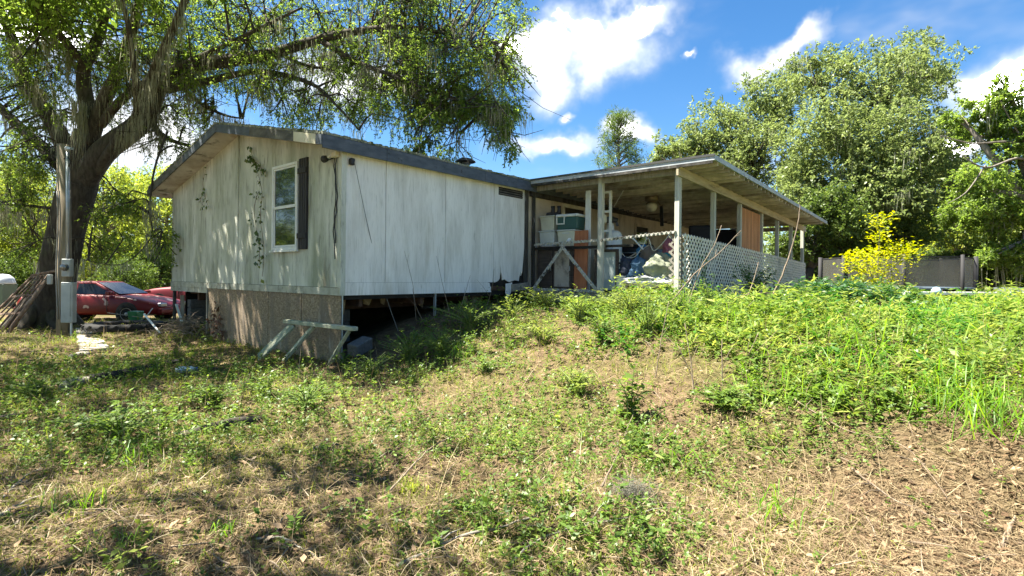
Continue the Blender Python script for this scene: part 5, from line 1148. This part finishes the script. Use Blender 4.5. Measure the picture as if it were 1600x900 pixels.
# broken wooden frame against the skirting
mossy = pmat('mossy_board', (.20, .225, .155), (.42, .43, .34), 5., (1, 1, 1), .85, .4, stains=(((.10, .12, .06), 3.5, (1, 1, 1), .55, .7), ((.60, .59, .52), 6., (1, 1, 1), .62, .74)))
def onwall(px, py, X): y = py_at(px, X); w = LW(X, y); return Vector((w.x, w.y, at(px, py, w.y).z))
A, B = onwall(447, 502, -.28), onwall(556, 514, -.10); fr_ = thing('broken_frame', 'greenish broken wooden frame leaning on the skirting', 'frame', A)
MB().bar(Vector(), B-A, .06, .11, up=-UX).build('top_bar', mossy, fr_, bevel=.006)
for (a, c_, w, h) in (((462, 505), (404, 562), .20, .04), ((496, 511), (443, 566), .085, .05), ((551, 520), (514, 572), .085, .05)):
    f = (a[0]-447)/(556-447); p_ = (B-A)*f*.97+Vector((0, 0, -.03)); q_ = gp(*c_)-A+Vector((0, 0, .02)); MB().bar(p_, q_, w, h, up=(0, -.6, 1)).build('leg', mossy, fr_, bevel=.005)
c = LW(.28, -.12); c.z = H(c.x, c.y)+.02; cb = MB(); cb.box(-.2, .2, -.1, .1, -.1, .095); t = cb.build('cinder_block', block_m, bevel=.012); t.location = c+Vector((0, 0, .18)); t.rotation_euler = (R(8), R(-14), HRZ+.3); tag(t, 'grey concrete block tipped at the house corner', 'block')
# brush pile and dead creeper by the skirting gap
c = gp(300, 520); bp = MB()
for _ in range(240):
    a = random.uniform(0, 6.28); x, y = random.gauss(0, .42), random.gauss(0, .28); z = max(0, .42-.7*math.hypot(x*.8, y))*random.random(); l = random.uniform(.15, .5); d = Vector((math.cos(a)*l, math.sin(a)*l, random.gauss(0, .12))); p_ = Vector((x, y, z+.02)); r = random.uniform(.003, .009); bp.tube([p_-d/2, p_+Vector((0, 0, .04)), p_+d/2], [r, r, r*.5], 4)
t = bp.build('brush_pile', stick_m); t.location = c; tag(t, 'heap of dead brush before the open skirting', 'brush', kind='stuff')
def wall_vine(name, label, paths, leaf, L, nl, X=-.05, group=None):
    o = onwall(*paths[0][0], X); t = thing(name, label, 'vine', o, group=group); b = MB(); C = []
    for pth in paths:
        pp, r = smooth_path([onwall(px, py, X)-o for px, py in pth], [.005]*len(pth), 5); b.tube(pp, r, 4)
        for _ in range(nl): C.append(tuple(pp[random.randrange(len(pp))]+VY*random.gauss(0, .06)+Vector((0, 0, random.gauss(0, .03)))-UX*random.uniform(.0, .04)))
    b.build('stem', stick_m, t); C = np.array(C); n = len(C); LL = L*rng.uniform(.6, 1.3, n); A_ = rng.normal(0, .5, (n, 3))+np.array([0, 0, -.7]); N = rng.normal(0, .35, (n, 3))+np.array([[-UX.x, -UX.y, .35]])
    link('foliage', np_quads('foliage', leaf_arrays(C, A_, N, LL, LL*.75, .1), quad_idx(n), leaf), t)
ivy = leafmat('ivy_leaf', [(0., (.03, .06, .015)), (.6, (.08, .13, .03)), (1., (.2, .24, .08))], .35, .2, .15)
wall_vine('wall_vine', 'long green creeper hanging beside the gable window', [[(388, 232), (398, 260), (408, 300), (406, 340), (412, 390), (410, 432)], [(385, 245), (400, 255), (412, 270)], [(402, 300), (396, 330), (404, 380), (406, 415)]], ivy, .085, 44)
wall_vine('wall_vine', 'short green creeper on the left part of the gable', [[(322, 258), (316, 285), (320, 310), (325, 324)], [(316, 300), (312, 315), (318, 322)]], ivy, .085, 12)
dead = leafmat('dead_creeper_leaf', [(0., (.05, .025, .015)), (.6, (.13, .07, .045)), (1., (.22, .13, .08))], .2, .2, .05)
wall_vine('dead_creeper', 'brown dead creeper on the left end of the skirting', [[(340, 475), (346, 495), (343, 515), (350, 530)], [(336, 485), (342, 505), (356, 520)], [(330, 500), (340, 520), (352, 525)]], dead, .08, 40)
p = [onwall(543, 240, -.02)-UX*0]; p0 = LW(.15, -.10, 3.3); p1 = gp(622, 520); pts = [p0.lerp(p1, k/8) + Vector((0, 0, -.25*math.sin(math.pi*k/8))) for k in range(9)]
b = MB(); b.tube([v-p0 for v in pts], .006, 5); t = b.build('loose_cable', plain('grey_cable', (.22, .22, .21), .6)); t.location = p0; tag(t, 'thin slack cable from the eave corner down to the weeds', 'cable')

# ------------------------------------------------------------ things on the porch
DZ = 1.178
def ploc(px, py, X):
    y = py_at(px, X); w = LW(X, y); return X, y, at(px, py, w.y).z
def pthing(name, label, cat, X, Y, Z=DZ, rz=0, group=None): return thing(name, label, cat, LW(X, Y, Z), HRZ+rz, group)
dkw = pmat('dark_veneer', (.035, .026, .022), (.085, .066, .056), 4., (1, 1, 5), .6, .2, stains=(((.16, .14, .12), 2., (1, 1, 1), .58, .76),)); pale_ply = pmat('stained_plywood', (.30, .26, .21), (.44, .39, .33), 3., rough=.8, bmp=.2, stains=(((.08, .07, .06), 2.4, (1, 1, 1), .54, .66),))
cy0, cy1 = -.10, -1.06
cab_ = pthing('old_cabinet', 'dark stained cabinet standing behind the broken front rail', 'cabinet', 4.98, 0)
b = MB(); b.box(0, .42, cy1, cy0, .0, .04); b.box(0, .42, cy1, cy0, .96, 1.0); b.box(0, .42, cy0-.03, cy0, .04, .96); b.box(0, .42, cy1, cy1+.03, .04, .96); b.box(.39, .42, cy1, cy0, .04, .96); b.build('carcass', dkw, cab_)
for a, c_, m in ((cy0-.03, cy0-.42, dkw), (cy0-.44, cy1+.03, pale_ply)):
    d = MB().box(-.022, -.002, c_, a, .06, .94).build('door', dkw, cab_); MB().box(-.032, -.023, c_+.05, a-.05, .11, .89).build('door_panel', m, d); MB().box(-.05, -.033, c_+.02, c_+.035, .46, .56).build('handle', chrome, d)
def tote(label, X, Y, Z, w, d, h, body, lid, rz=0, cat='tote'):
    t = pthing('storage_tote', label, cat, X, Y, Z, rz, 'plastic totes stacked on the porch'); s = .88
    MB().hexa([(-d/2*s, -w/2*s, 0), (d/2*s, -w/2*s, 0), (d/2*s, w/2*s, 0), (-d/2*s, w/2*s, 0)], [(-d/2, -w/2, h), (d/2, -w/2, h), (d/2, w/2, h), (-d/2, w/2, h)]).build('tub', body, t, bevel=.015, seg=2)
    MB().box(-d/2-.015, d/2+.015, -w/2-.015, w/2+.015, h+.001, h+.035).build('lid', lid, t, bevel=.01)
    for sy in (-1, 1): MB().box(-.06, .06, sy*(w/2+.0), sy*(w/2+.02), h-.07, h-.04).build('handle', lid, t)
    MB().box(-d/2-.012, -d/2-.0, -.09, .09, h-.06, h-.035).build('lip', lid, t); return t
clear = pmat('cloudy_plastic', (.44, .47, .44), (.60, .63, .60), 2., rough=.4, bmp=.05, stains=(((.30, .33, .16), 1.6, (1, 1, 1), .52, .72), ((.18, .18, .16), 3., (1, 1, 1), .60, .75))); ivory = pmat('grimy_ivory_plastic', (.48, .47, .36), (.66, .65, .53), 2., rough=.45, bmp=.05, stains=(((.22, .20, .15), 2., (1, 1, 1), .52, .74),))
ct = DZ+1.0
tote('cloudy grey tote at the left under the ivory one', 5.18, -.32, ct+.002, .42, .36, .33, clear, clear); tote('grimy white tote under the green cooler', 5.18, -.84, ct+.002, .44, .36, .33, ivory, clear, .03); tote('grimy ivory tote with boots on its lid', 5.18, -.33, ct+.37, .40, .34, .30, ivory, ivory, -.04)
ck = pthing('picnic_cooler', 'dark green picnic cooler with white lid on a tote', 'cooler', 5.18, -.86, ct+.372, .06)
cg = plain('cooler_green', (.025, .085, .075), .45); cw = plain('cooler_white', (.66, .66, .62), .5, dirt=(.35, .33, .27))
MB().hexa([(-.17, -.25, 0), (.17, -.25, 0), (.17, .25, 0), (-.17, .25, 0)], [(-.19, -.27, .27), (.19, -.27, .27), (.19, .27, .27), (-.19, .27, .27)]).build('body', cg, ck, bevel=.02, seg=2)
MB().box(-.2, .2, -.28, .28, .272, .335).build('lid', cw, ck, bevel=.02, seg=2)
b = MB()
for (p_, q_) in (((-.205, .05, .12), (-.205, .05, .30)), ((-.205, .24, .12), (-.205, .24, .30)), ((-.205, .04, .12), (-.205, .25, .12)), ((-.205, .04, .30), (-.205, .25, .30))): b.bar(p_, q_, .022, .022, up=(1, 0, 0))
b.build('handle', cw, ck)
def boot(label, X, Y, Z, rz):
    t = pthing('rubber_boot', label, 'boot', X, Y, Z, rz, 'boots on the tote'); b = MB(); b.tube([(0, 0, .02), (0, 0, .08), (-.005, 0, .16), (0, 0, .22)], [.045, .046, .042, .05], 12); b.build('shaft', blk, t, smooth=True)
    b = MB(); b.tube([(-.04, 0, .035), (.05, 0, .04), (.12, 0, .03), (.15, 0, .02)], [.035, .042, .036, .02], 10); b.build('foot', blk, t, smooth=True); MB().box(-.07, .165, -.042, .042, .0, .014).build('sole', rubber, t)
boot('left black rubber boot standing on the ivory tote', 5.13, -.40, ct+.71, 2.3); boot('right black rubber boot beside the cooler lid', 5.2, -.52, ct+.71, 2.6)
def board(name, label, cat, p_, q_, w, h, mat, up=(-1, 0, 0)):
    o = LW(*p_); t = MB().bar(Vector(), LW(*q_)-o, w, h, up=UX*up[0]+VY*up[1]+Vector((0, 0, up[2]))).build(name, mat, bevel=.004); t.location = o; tag(t, label, cat)
orange = pmat('orange_wood', (.30, .10, .045), (.46, .18, .085), 3., (5, 5, .5), .6, .2)
x_, y_, z_ = ploc(904, 360, 5.02); board('wood_panel', 'reddish orange wood panel upright right of the cabinet', 'panel', (5.02, y_-.02, DZ), (5.06, y_-.02, z_), .38, .025, orange)
p_ = ploc(886, 378, 4.95); q_ = ploc(914, 340, 5.45); board('loose_board', 'white board slanting beside the green cooler', 'board', (4.95, p_[1], p_[2]), (5.45, q_[1], q_[2]), .07, .02, white_trim)
x_, y_, z_ = ploc(918, 298, 5.25); board('tall_board', 'tall white board upright left of the middle post', 'board', (5.25, y_, DZ), (5.25, y_, z_), .13, .03, white_trim)
# white shelf unit
x_, y_, z_ = ploc(934, 300, 5.45); sh = pthing('shelf_frame', 'tall white ladder-like shelf frame right of the middle post', 'shelf', 5.45, y_-.16)
hh = z_-DZ
for s in (-1, 1): MB().box(-.02, .02, s*.14-.025, s*.14+.025, 0, hh).build('upright', white_trim, sh)
for k in range(5): MB().box(-.018, .018, -.114, .114, hh-.05-k*.42, hh-.0-k*.42 if k else hh-.002).build('rung', white_trim, sh)
x_, y_, z_ = ploc(946, 345, 5.9); b = MB(); b.prism([(0, -.11, 0), (0, .11, 0), (0, .11, z_-DZ-.2), (0, .07, z_-DZ-.04), (0, 0, z_-DZ+.03), (0, -.07, z_-DZ-.04), (0, -.11, z_-DZ-.2)], (.03, 0, 0)); t = b.build('pointed_board', white_trim, bevel=.01); t.location = LW(5.9, y_-.1, DZ); t.rotation_euler = (0, 0, HRZ); tag(t, 'white board with pointed top behind the shelf frame', 'board')
# water heater
x_, y_, z_ = ploc(959, 360, 5.75); hgt_ = z_-DZ; wh = pthing('water_heater', 'white domed water tank behind the glass door', 'tank', 5.75, y_); tank_m = pmat('white_enamel', (.60, .62, .60), (.74, .75, .73), 3., rough=.4, bmp=.03, stains=(((.35, .33, .27), 2., (1, 1, .4), .58, .78),))
MB().lathe([(.02, 0), (.17, .0), (.175, .05), (.175, hgt_-.13), (.15, hgt_-.05), (.09, hgt_-.01), (.02, hgt_)], 24).build('tank', tank_m, wh, smooth=True); MB().tube([(0, .05, hgt_-.03), (0, .05, hgt_+.12)], .018, 8).build('pipe', chrome, wh); MB().box(-.19, -.172, -.05, .05, .25, .4).build('valve_cover', blk, wh)
x_, y_, z_ = ploc(962, 350, 5.8); t = pthing('tank_motor', 'black outboard head with cream cover above the white tank', 'motor', 5.62, y_-.0, z_-.02, 2.2)
MB().tube([(-.12, 0, .08), (.0, 0, .1), (.12, 0, .1)], [.05, .075, .07], 10).build('motor', blk, t); MB().box(.12, .22, -.09, .09, .02, .20).build('cover', cream, t, bevel=.02); MB().bar((-.08, 0, .08), (-.12, 0, -.04), .05, .05).build('grip', blk, t)
# framed glass door leaning
x_, y0_, z_ = ploc(929, 390, 5.12); _, y1_, _ = ploc(966, 390, 5.12); gd = pthing('glass_door', 'brown framed glass cabinet door leaning right of the middle post', 'door', 5.12, (y0_+y1_)/2); w = (y0_-y1_)/2; hh = z_-DZ
for (a, c_, d, e) in ((-w, -w+.06, 0, hh), (w-.06, w, 0, hh), (-w+.061, w-.061, 0, .06), (-w+.061, w-.061, hh-.06, hh)): MB().box(-.02, .02, a, c_, d, e).build('frame', dkw, gd)
MB().box(-.005, .003, -w+.06, w-.06, .06, hh-.06).build('pane', glass('pale_glass', (.34, .40, .40), .12), gd)
MB().box(.06, .08, -w, w*.2, 0, hh*.95).build('backing', white_trim, gd)
# barbecue with black cover
x_, y_, z_ = ploc(990, 376, 6.4); gr = pthing('barbecue_grill', 'black kettle-lid barbecue grill in the middle of the porch', 'grill', 6.4, y_)
b = MB(); b.hexa([(-.22, -.36, .55), (.22, -.36, .55), (.22, .36, .55), (-.22, .36, .55)], [(-.26, -.42, .80), (.26, -.42, .80), (.26, .42, .80), (-.26, .42, .80)]); b.build('firebox', blk, gr, bevel=.03, seg=2)
b = MB(); b.prism([(-.26, -.42, .81), (.26, -.42, .81), (.24, -.42, .98), (.14, -.42, 1.08), (-.12, -.42, 1.08), (-.24, -.42, .98)], (0, .84, 0)); b.build('lid', blk, gr, bevel=.03, seg=2)
MB().tube([(-.27, -.3, .88), (-.32, -.3, .88), (-.32, .3, .88), (-.27, .3, .88)], .012, 6).build('handle', chrome, gr)
for sx in (-1, 1):
    for sy in (-1, 1): MB().box(sx*.18-.02, sx*.18+.02, sy*.3-.02, sy*.3+.02, 0, .56).build('leg', blk, gr)
MB().box(-.2, .2, -.75, -.43, .77, .80).build('side_shelf', blk, gr)
# blue rope hung on a pale stick
c = ploc(1004, 396, 5.6); o = LW(c[0], c[1], c[2]); b = MB()
for k in range(5):
    pts = [Vector(((.11+.01*k)*math.cos(t/10*6.28), random.gauss(0, .015), (.15+.012*k)*math.sin(t/10*6.28))) for t in range(11)]; b.tube(pts, .009, 5)
t = b.build('rope_coil', plain('blue_rope', (.04, .22, .42), .7), smooth=True); t.location = o; t.rotation_euler = (0, .5, .4); tag(t, 'light blue coil of rope hanging over the clutter', 'rope')
p_ = ploc(983, 402, 5.55); q_ = ploc(1014, 383, 5.6); board('pale_stick', 'pale stick poking through the blue rope', 'stick', p_, q_, .03, .03, tan_wood)
p_ = ploc(988, 372, 5.5); q_ = ploc(1024, 410, 5.5); board('pale_stick', 'long pale stick slanting down right of the grill', 'stick', p_, q_, .028, .028, white_trim)
# bundles
def bundle(name, label, cat, px, py, X, rx, ry, rz_, mat, fold=.25, seed=0, z0=None):
    c = ploc(px, py, X); o = LW(c[0], c[1], c[2] if z0 is None else z0); rr = np.random.default_rng(seed); n1, n2 = 26, 44; vs = []; fs = []
    ph = rr.uniform(0, 6.28, 8)
    for i in range(n1+1):
        th = math.pi*i/n1
        for k in range(n2):
            a = 6.2832*k/n2; f = 1+fold*(.22*math.sin(13*a+6*th+ph[5])+.18*math.sin(17*th-4*a+ph[6])+.45*math.sin(3*a+ph[0]+2*th)+.3*math.sin(5*a+ph[1]-3*th)+.3*math.sin(7*th+ph[2]+a)+.22*math.sin(9*a+ph[3]))
            vs.append((rx*f*math.sin(th)*math.cos(a), ry*f*math.sin(th)*math.sin(a), rz_*(1+fold*.3*math.sin(4*a+ph[4]))*math.cos(th)))
    for i in range(n1):
        for k in range(n2): fs.append((i*n2+k, i*n2+(k+1) % n2, (i+1)*n2+(k+1) % n2, (i+1)*n2+k))
    b = MB(); b._add(vs, fs); t = b.build(name, mat, smooth=True); t.location = o; t.rotation_euler = (0, 0, HRZ); tag(t, label, cat, 'bags and cloths heaped on the porch')
def cloth(name, c): return pmat(name, tuple(x*.6 for x in c), c, 3.5, rough=.95, bmp=.6)
bundle('laundry_bag', 'bulging sage green cloth bag by the corner post', 'bag', 1031, 420, 5.25, .24, .30, .30, cloth('sage_cloth', (.30, .33, .24)), .28, 1)
bundle('laundry_heap', 'heap of blue denim cloths left of the green bag', 'cloth', 997, 425, 5.3, .22, .24, .28, cloth('denim_cloth', (.10, .19, .30)), .35, 2)
bundle('laundry_heap', 'heap of dark clothes before the barbecue', 'cloth', 979, 422, 5.3, .20, .22, .26, cloth('navy_cloth', (.05, .06, .09)), .35, 3)
bundle('laundry_heap', 'brownish cloth slumped behind the green bag', 'cloth', 1016, 412, 5.6, .2, .24, .34, cloth('taupe_cloth', (.22, .18, .14)), .3, 4)
bundle('pink_towel', 'dusty pink towel draped at the corner post', 'cloth', 1046, 388, 5.5, .10, .13, .20, cloth('pink_cloth', (.36, .13, .17)), .3, 5)
bundle('teal_cloth', 'small teal cloth below the pink towel', 'cloth', 1040, 404, 5.35, .08, .11, .11, cloth('teal_cloth', (.03, .26, .29)), .3, 6)
bundle('cloth_pile', 'pale crumpled sheet at the bottom of the heap', 'cloth', 1010, 440, 5.1, .2, .5, .12, cloth('pale_cloth', (.45, .48, .48)), .3, 7)
for (px, py, X, w_, h_, lab, cc) in ((1003, 400, 7.4, .5, .42, 'brown cardboard box standing behind the barbecue', (.30, .21, .12)), (1040, 372, 7.2, .42, .9, 'grey plastic drawer tower near the corner post', (.22, .23, .24)), (975, 362, 7.6, .45, 1.0, 'tan cardboard carton stacked against the porch wall', (.34, .25, .15))):
    y_ = min(-.35, py_at(px, X)); t = pthing('storage_box', lab, 'box', X, y_, DZ+sg(X), .15); m_ = plain('box_%d' % px, cc, .85)
    MB().box(-w_/2, w_/2, -w_/2, w_/2, 0, h_).build('body', m_, t, bevel=.008); b = MB(); b.bar((-w_/2, -w_*.35, h_+.01), (-w_*.62, -w_*.35, h_+.10), w_*.9, .006, up=(1, 0, 1)); b.box(-w_/2-.004, -w_/2-.001, -.03, .03, h_*.5, h_); b.build('flap', m_, t)
c = ploc(975, 420, 5.6); t = pthing('plastic_bucket', 'white plastic bucket at the foot of the porch heap', 'bucket', 5.2, py_at(972, 5.2)); MB().lathe([(.11, 0), (.125, .18), (.14, .34), (.148, .345), (.148, .36), (.13, .36), (.115, .02)], 20).build('pail', tank_m, t, smooth=True); MB().tube([(0, -.14, .33), (-.06, -.09, .22), (-.08, 0, .18), (-.06, .09, .22), (0, .14, .33)], .004, 5).build('handle', chrome, t)
p_ = [LW(*ploc(px, py, 5.3)) for px, py in ((965, 383), (975, 400), (990, 402), (1002, 388), (1012, 372), (1022, 392), (1046, 366))]; b = MB(); pp, rr = smooth_path([v-p_[0] for v in p_], [.008]*7, 5); b.tube(pp, rr, 5); t = b.build('extension_cord', plain('white_cord', (.6, .6, .56), .6), smooth=True); t.location = p_[0]; tag(t, 'pale cord looping across the porch clutter', 'cord')
# folding chair behind the heap
x_, y_, z_ = ploc(1033, 384, 6.0); fc = pthing('folding_chair', 'grey folding chair buried behind the heaped bags', 'chair', 6.0, y_, DZ, .6); gc = plain('chair_grey', (.14, .15, .16), .6)
MB().box(-.2, .2, -.22, .22, .46, .49).build('seat', gc, fc, bevel=.01); b = MB(); b.hexa([(.19, -.21, .55), (.21, -.21, .55), (.21, .21, .55), (.19, .21, .55)], [(.27, -.21, .95), (.29, -.21, .95), (.29, .21, .95), (.27, .21, .95)]); b.build('backrest', gc, fc, bevel=.01)
for sy in (-1, 1):
    MB().tube([(-.25, sy*.23, 0), (.28, sy*.23, .95)], .012, 6).build('leg', chrome, fc); MB().tube([(.25, sy*.235, 0), (-.18, sy*.235, .47)], .012, 6).build('leg', chrome, fc)
# two dark umbrellas or covered seats deeper in the porch
for (px, py, X, lab) in ((1096, 345, 8.2, 'dark covered lounge chair behind the first lattice bay'), (1130, 350, 9.2, 'dark covered lounge chair behind the second lattice bay')):
    x_, y_, z_ = ploc(px, py, X); b = MB(); h_ = z_-DZ; b.prism([(-.35, -.3, 0), (.4, -.3, 0), (.38, -.3, .5), (.10, -.3, h_), (-.06, -.3, h_*.98), (-.2, -.3, .55), (-.36, -.3, .5)], (0, .6, 0)); t = b.build('covered_chair', cloth('black_cover', (.03, .03, .035)), bevel=.05, seg=3); t.location = LW(X, max(min(y_, -.5), -3.0), DZ+sg(X)); t.rotation_euler = (0, 0, HRZ+.5); tag(t, lab, 'chair', 'covered chairs on the porch')
# ceiling fan
X = 7.3; yf = py_at(1017, X); fan = thing('ceiling_fan', 'old ceiling fan with a limp hanging black blade under the porch roof', 'ceiling fan', LW(X, yf, 3.56+sg(X)), HRZ); br = plain('aged_brass', (.20, .16, .11), .45, .6)
MB().lathe([(.07, .02), (.15, .0), (.165, -.05), (.16, -.13), (.10, -.17), (.07, -.18)], 20).build('motor', br, fan, smooth=True); MB().lathe([(.08, -.181), (.125, -.22), (.135, -.28), (.10, -.36), (.04, -.39), (.0, -.395)], 18).build('lamp_globe', plain('dusty_globe', (.50, .47, .38), .35), fan, smooth=True)
dirp = Vector((0.6446*.4, -.7643, 0)); 
for a, dr in ((-.55, .95), (2.2, .2), (.9, .25)):
    d = Vector((math.cos(a), math.sin(a), 0)); p0_ = d*.15+Vector((0, 0, -.12)); p1_ = d*.27+Vector((0, 0, -.16-.08*dr)); p2_ = p1_+d*.5*(1-dr)+Vector((0, 0, -.52*dr))
    if dr > .5: b = MB(); b.bar(p0_, p1_, .04, .012); b.build('blade_arm', br, fan); MB().bar(p1_, p2_, .13, .012, up=d).build('blade', blk, fan)
    else: MB().bar(p0_, p1_, .04, .012).build('blade_arm', br, fan)
# lean white pole under the ceiling
p_ = ploc(958, 323, 7.0); q_ = ploc(973, 297, 6.2); board('thin_rod', 'thin pale rod slanting under the porch ceiling', 'rod', p_, q_, .02, .02, white_trim)

# ------------------------------------------------------------ right background
tc_ = at(1396, 440, 18.6); z = H(tc_.x, tc_.y); tr = thing('trampoline', 'round trampoline with dark net and padded black poles', 'trampoline', (tc_.x, tc_.y, z)); RT = 2.22
def net_mat():
    m, t, b = nodes('dark_net'); b.inputs['Base Color'].default_value = (.075, .075, .062, 1); b.inputs['Roughness'].default_value = .9
    n = noise(t, 1.1, (1, 1, .5), 3); tp_ = t.nodes.new('ShaderNodeBsdfTransparent'); mx_ = t.nodes.new('ShaderNodeMixShader'); t.links.new(mrange(t, n, .3, .7, .34, .52), mx_.inputs[0]); t.links.new(tp_.outputs[0], mx_.inputs[1]); t.links.new(b.outputs[0], mx_.inputs[2]); t.links.new(mx_.outputs[0], t.nodes['Material Output'].inputs['Surface']); return m
nm_ = net_mat(); pts = [(RT*math.cos(a), RT*math.sin(a)) for a in [6.2832*(k+.35)/8 for k in range(8)]]; foam = plain('foam_sleeve', (.018, .018, .02), .8); ztop = 1.62
for k in range(8):
    (x0, y0), (x1, y1) = pts[k], pts[(k+1) % 8]
    MB().tube([(x0, y0, -.1), (x0, y0, ztop+.06)], .065 if k % 2 else .05, 10).build('pole', foam, tr, smooth=True)
    b = MB(); b.hexa([(x0*.97, y0*.97, .62), (x1*.97, y1*.97, .62), (x1*.968, y1*.968, .62), (x0*.968, y0*.968, .62)], [(x0*.97, y0*.97, ztop), (x1*.97, y1*.97, ztop), (x1*.968, y1*.968, ztop), (x0*.968, y0*.968, ztop)]); b.build('net_panel', nm_, tr)
    MB().bar((x0*.97, y0*.97, ztop), (x1*.97, y1*.97, ztop), .02, .03).build('net_hem', foam, tr)
MB().lathe([(RT*.92, .60), (RT*.98, .60), (RT*.98, .65), (RT*.92, .66)], 40).build('pad', plain('pad_blue_grey', (.10, .14, .18), .6), tr); 
MB().lathe([(.01, .61), (RT*.9, .61), (RT*.9, .618), (.01, .618)], 32).build('jump_mat', foam, tr)
p_, q_ = at(1412, 458, 12.5), at(1640, 459, 12.8); b = MB(); b.bar(Vector(), q_-p_, .12, .07); t = thing('white_plank', 'long white plank resting on blocks along the back of the bank', 'plank', p_); b.build('board', white_trim, t, bevel=.005)
for f in (.12, .5, .88):
    v = (q_-p_)*f; g_ = H((p_+v).x, (p_+v).y)-p_.z; MB().box(v.x-.1, v.x+.1, v.y-.1, v.y+.1, g_-.05, -.036).build('support_block', block_m, t)
c = at(1463, 452, 12.2); c.z = at(1463, 462, 12.2).z; b = MB(); b.lathe([(.01, -.10), (.06, -.085), (.095, -.03), (.10, .0), (.095, .03), (.06, .085), (.01, .10)], 18, (0, 0, .1)); t = b.build('pale_blue_ball', plain('ball_blue', (.34, .52, .58), .5), smooth=True); t.location = c; tag(t, 'pale blue ball on the bank before the white plank', 'ball')
pal = pmat('grey_pallet', (.07, .085, .095), (.16, .19, .20), 5., rough=.85, bmp=.3)
for k in range(3):
    c = at(1592, 440, 16.5); z0_ = H(c.x, c.y)+.05+k*.148; t = thing('wooden_pallet', ['bottom pallet of the grey stack at the right edge', 'middle pallet of the grey stack at the right edge', 'top pallet of the grey stack at the right edge'][k], 'pallet', (c.x+.1*k, c.y, z0_), .2+.06*k, 'pallets stacked at the right edge')
    for j in range(6): MB().box(-.6, .6, -.5+j*.18, -.40+j*.18, .122, .143).build('slat', pal, t)
    for j in range(3): MB().box(-.6+j*.55, -.5+j*.55, -.5, .5, .02, .121).build('stringer', pal, t)
    for j in range(3): MB().box(-.6, .6, -.5+j*.45, -.40+j*.45, .0, .019).build('slat', pal, t)
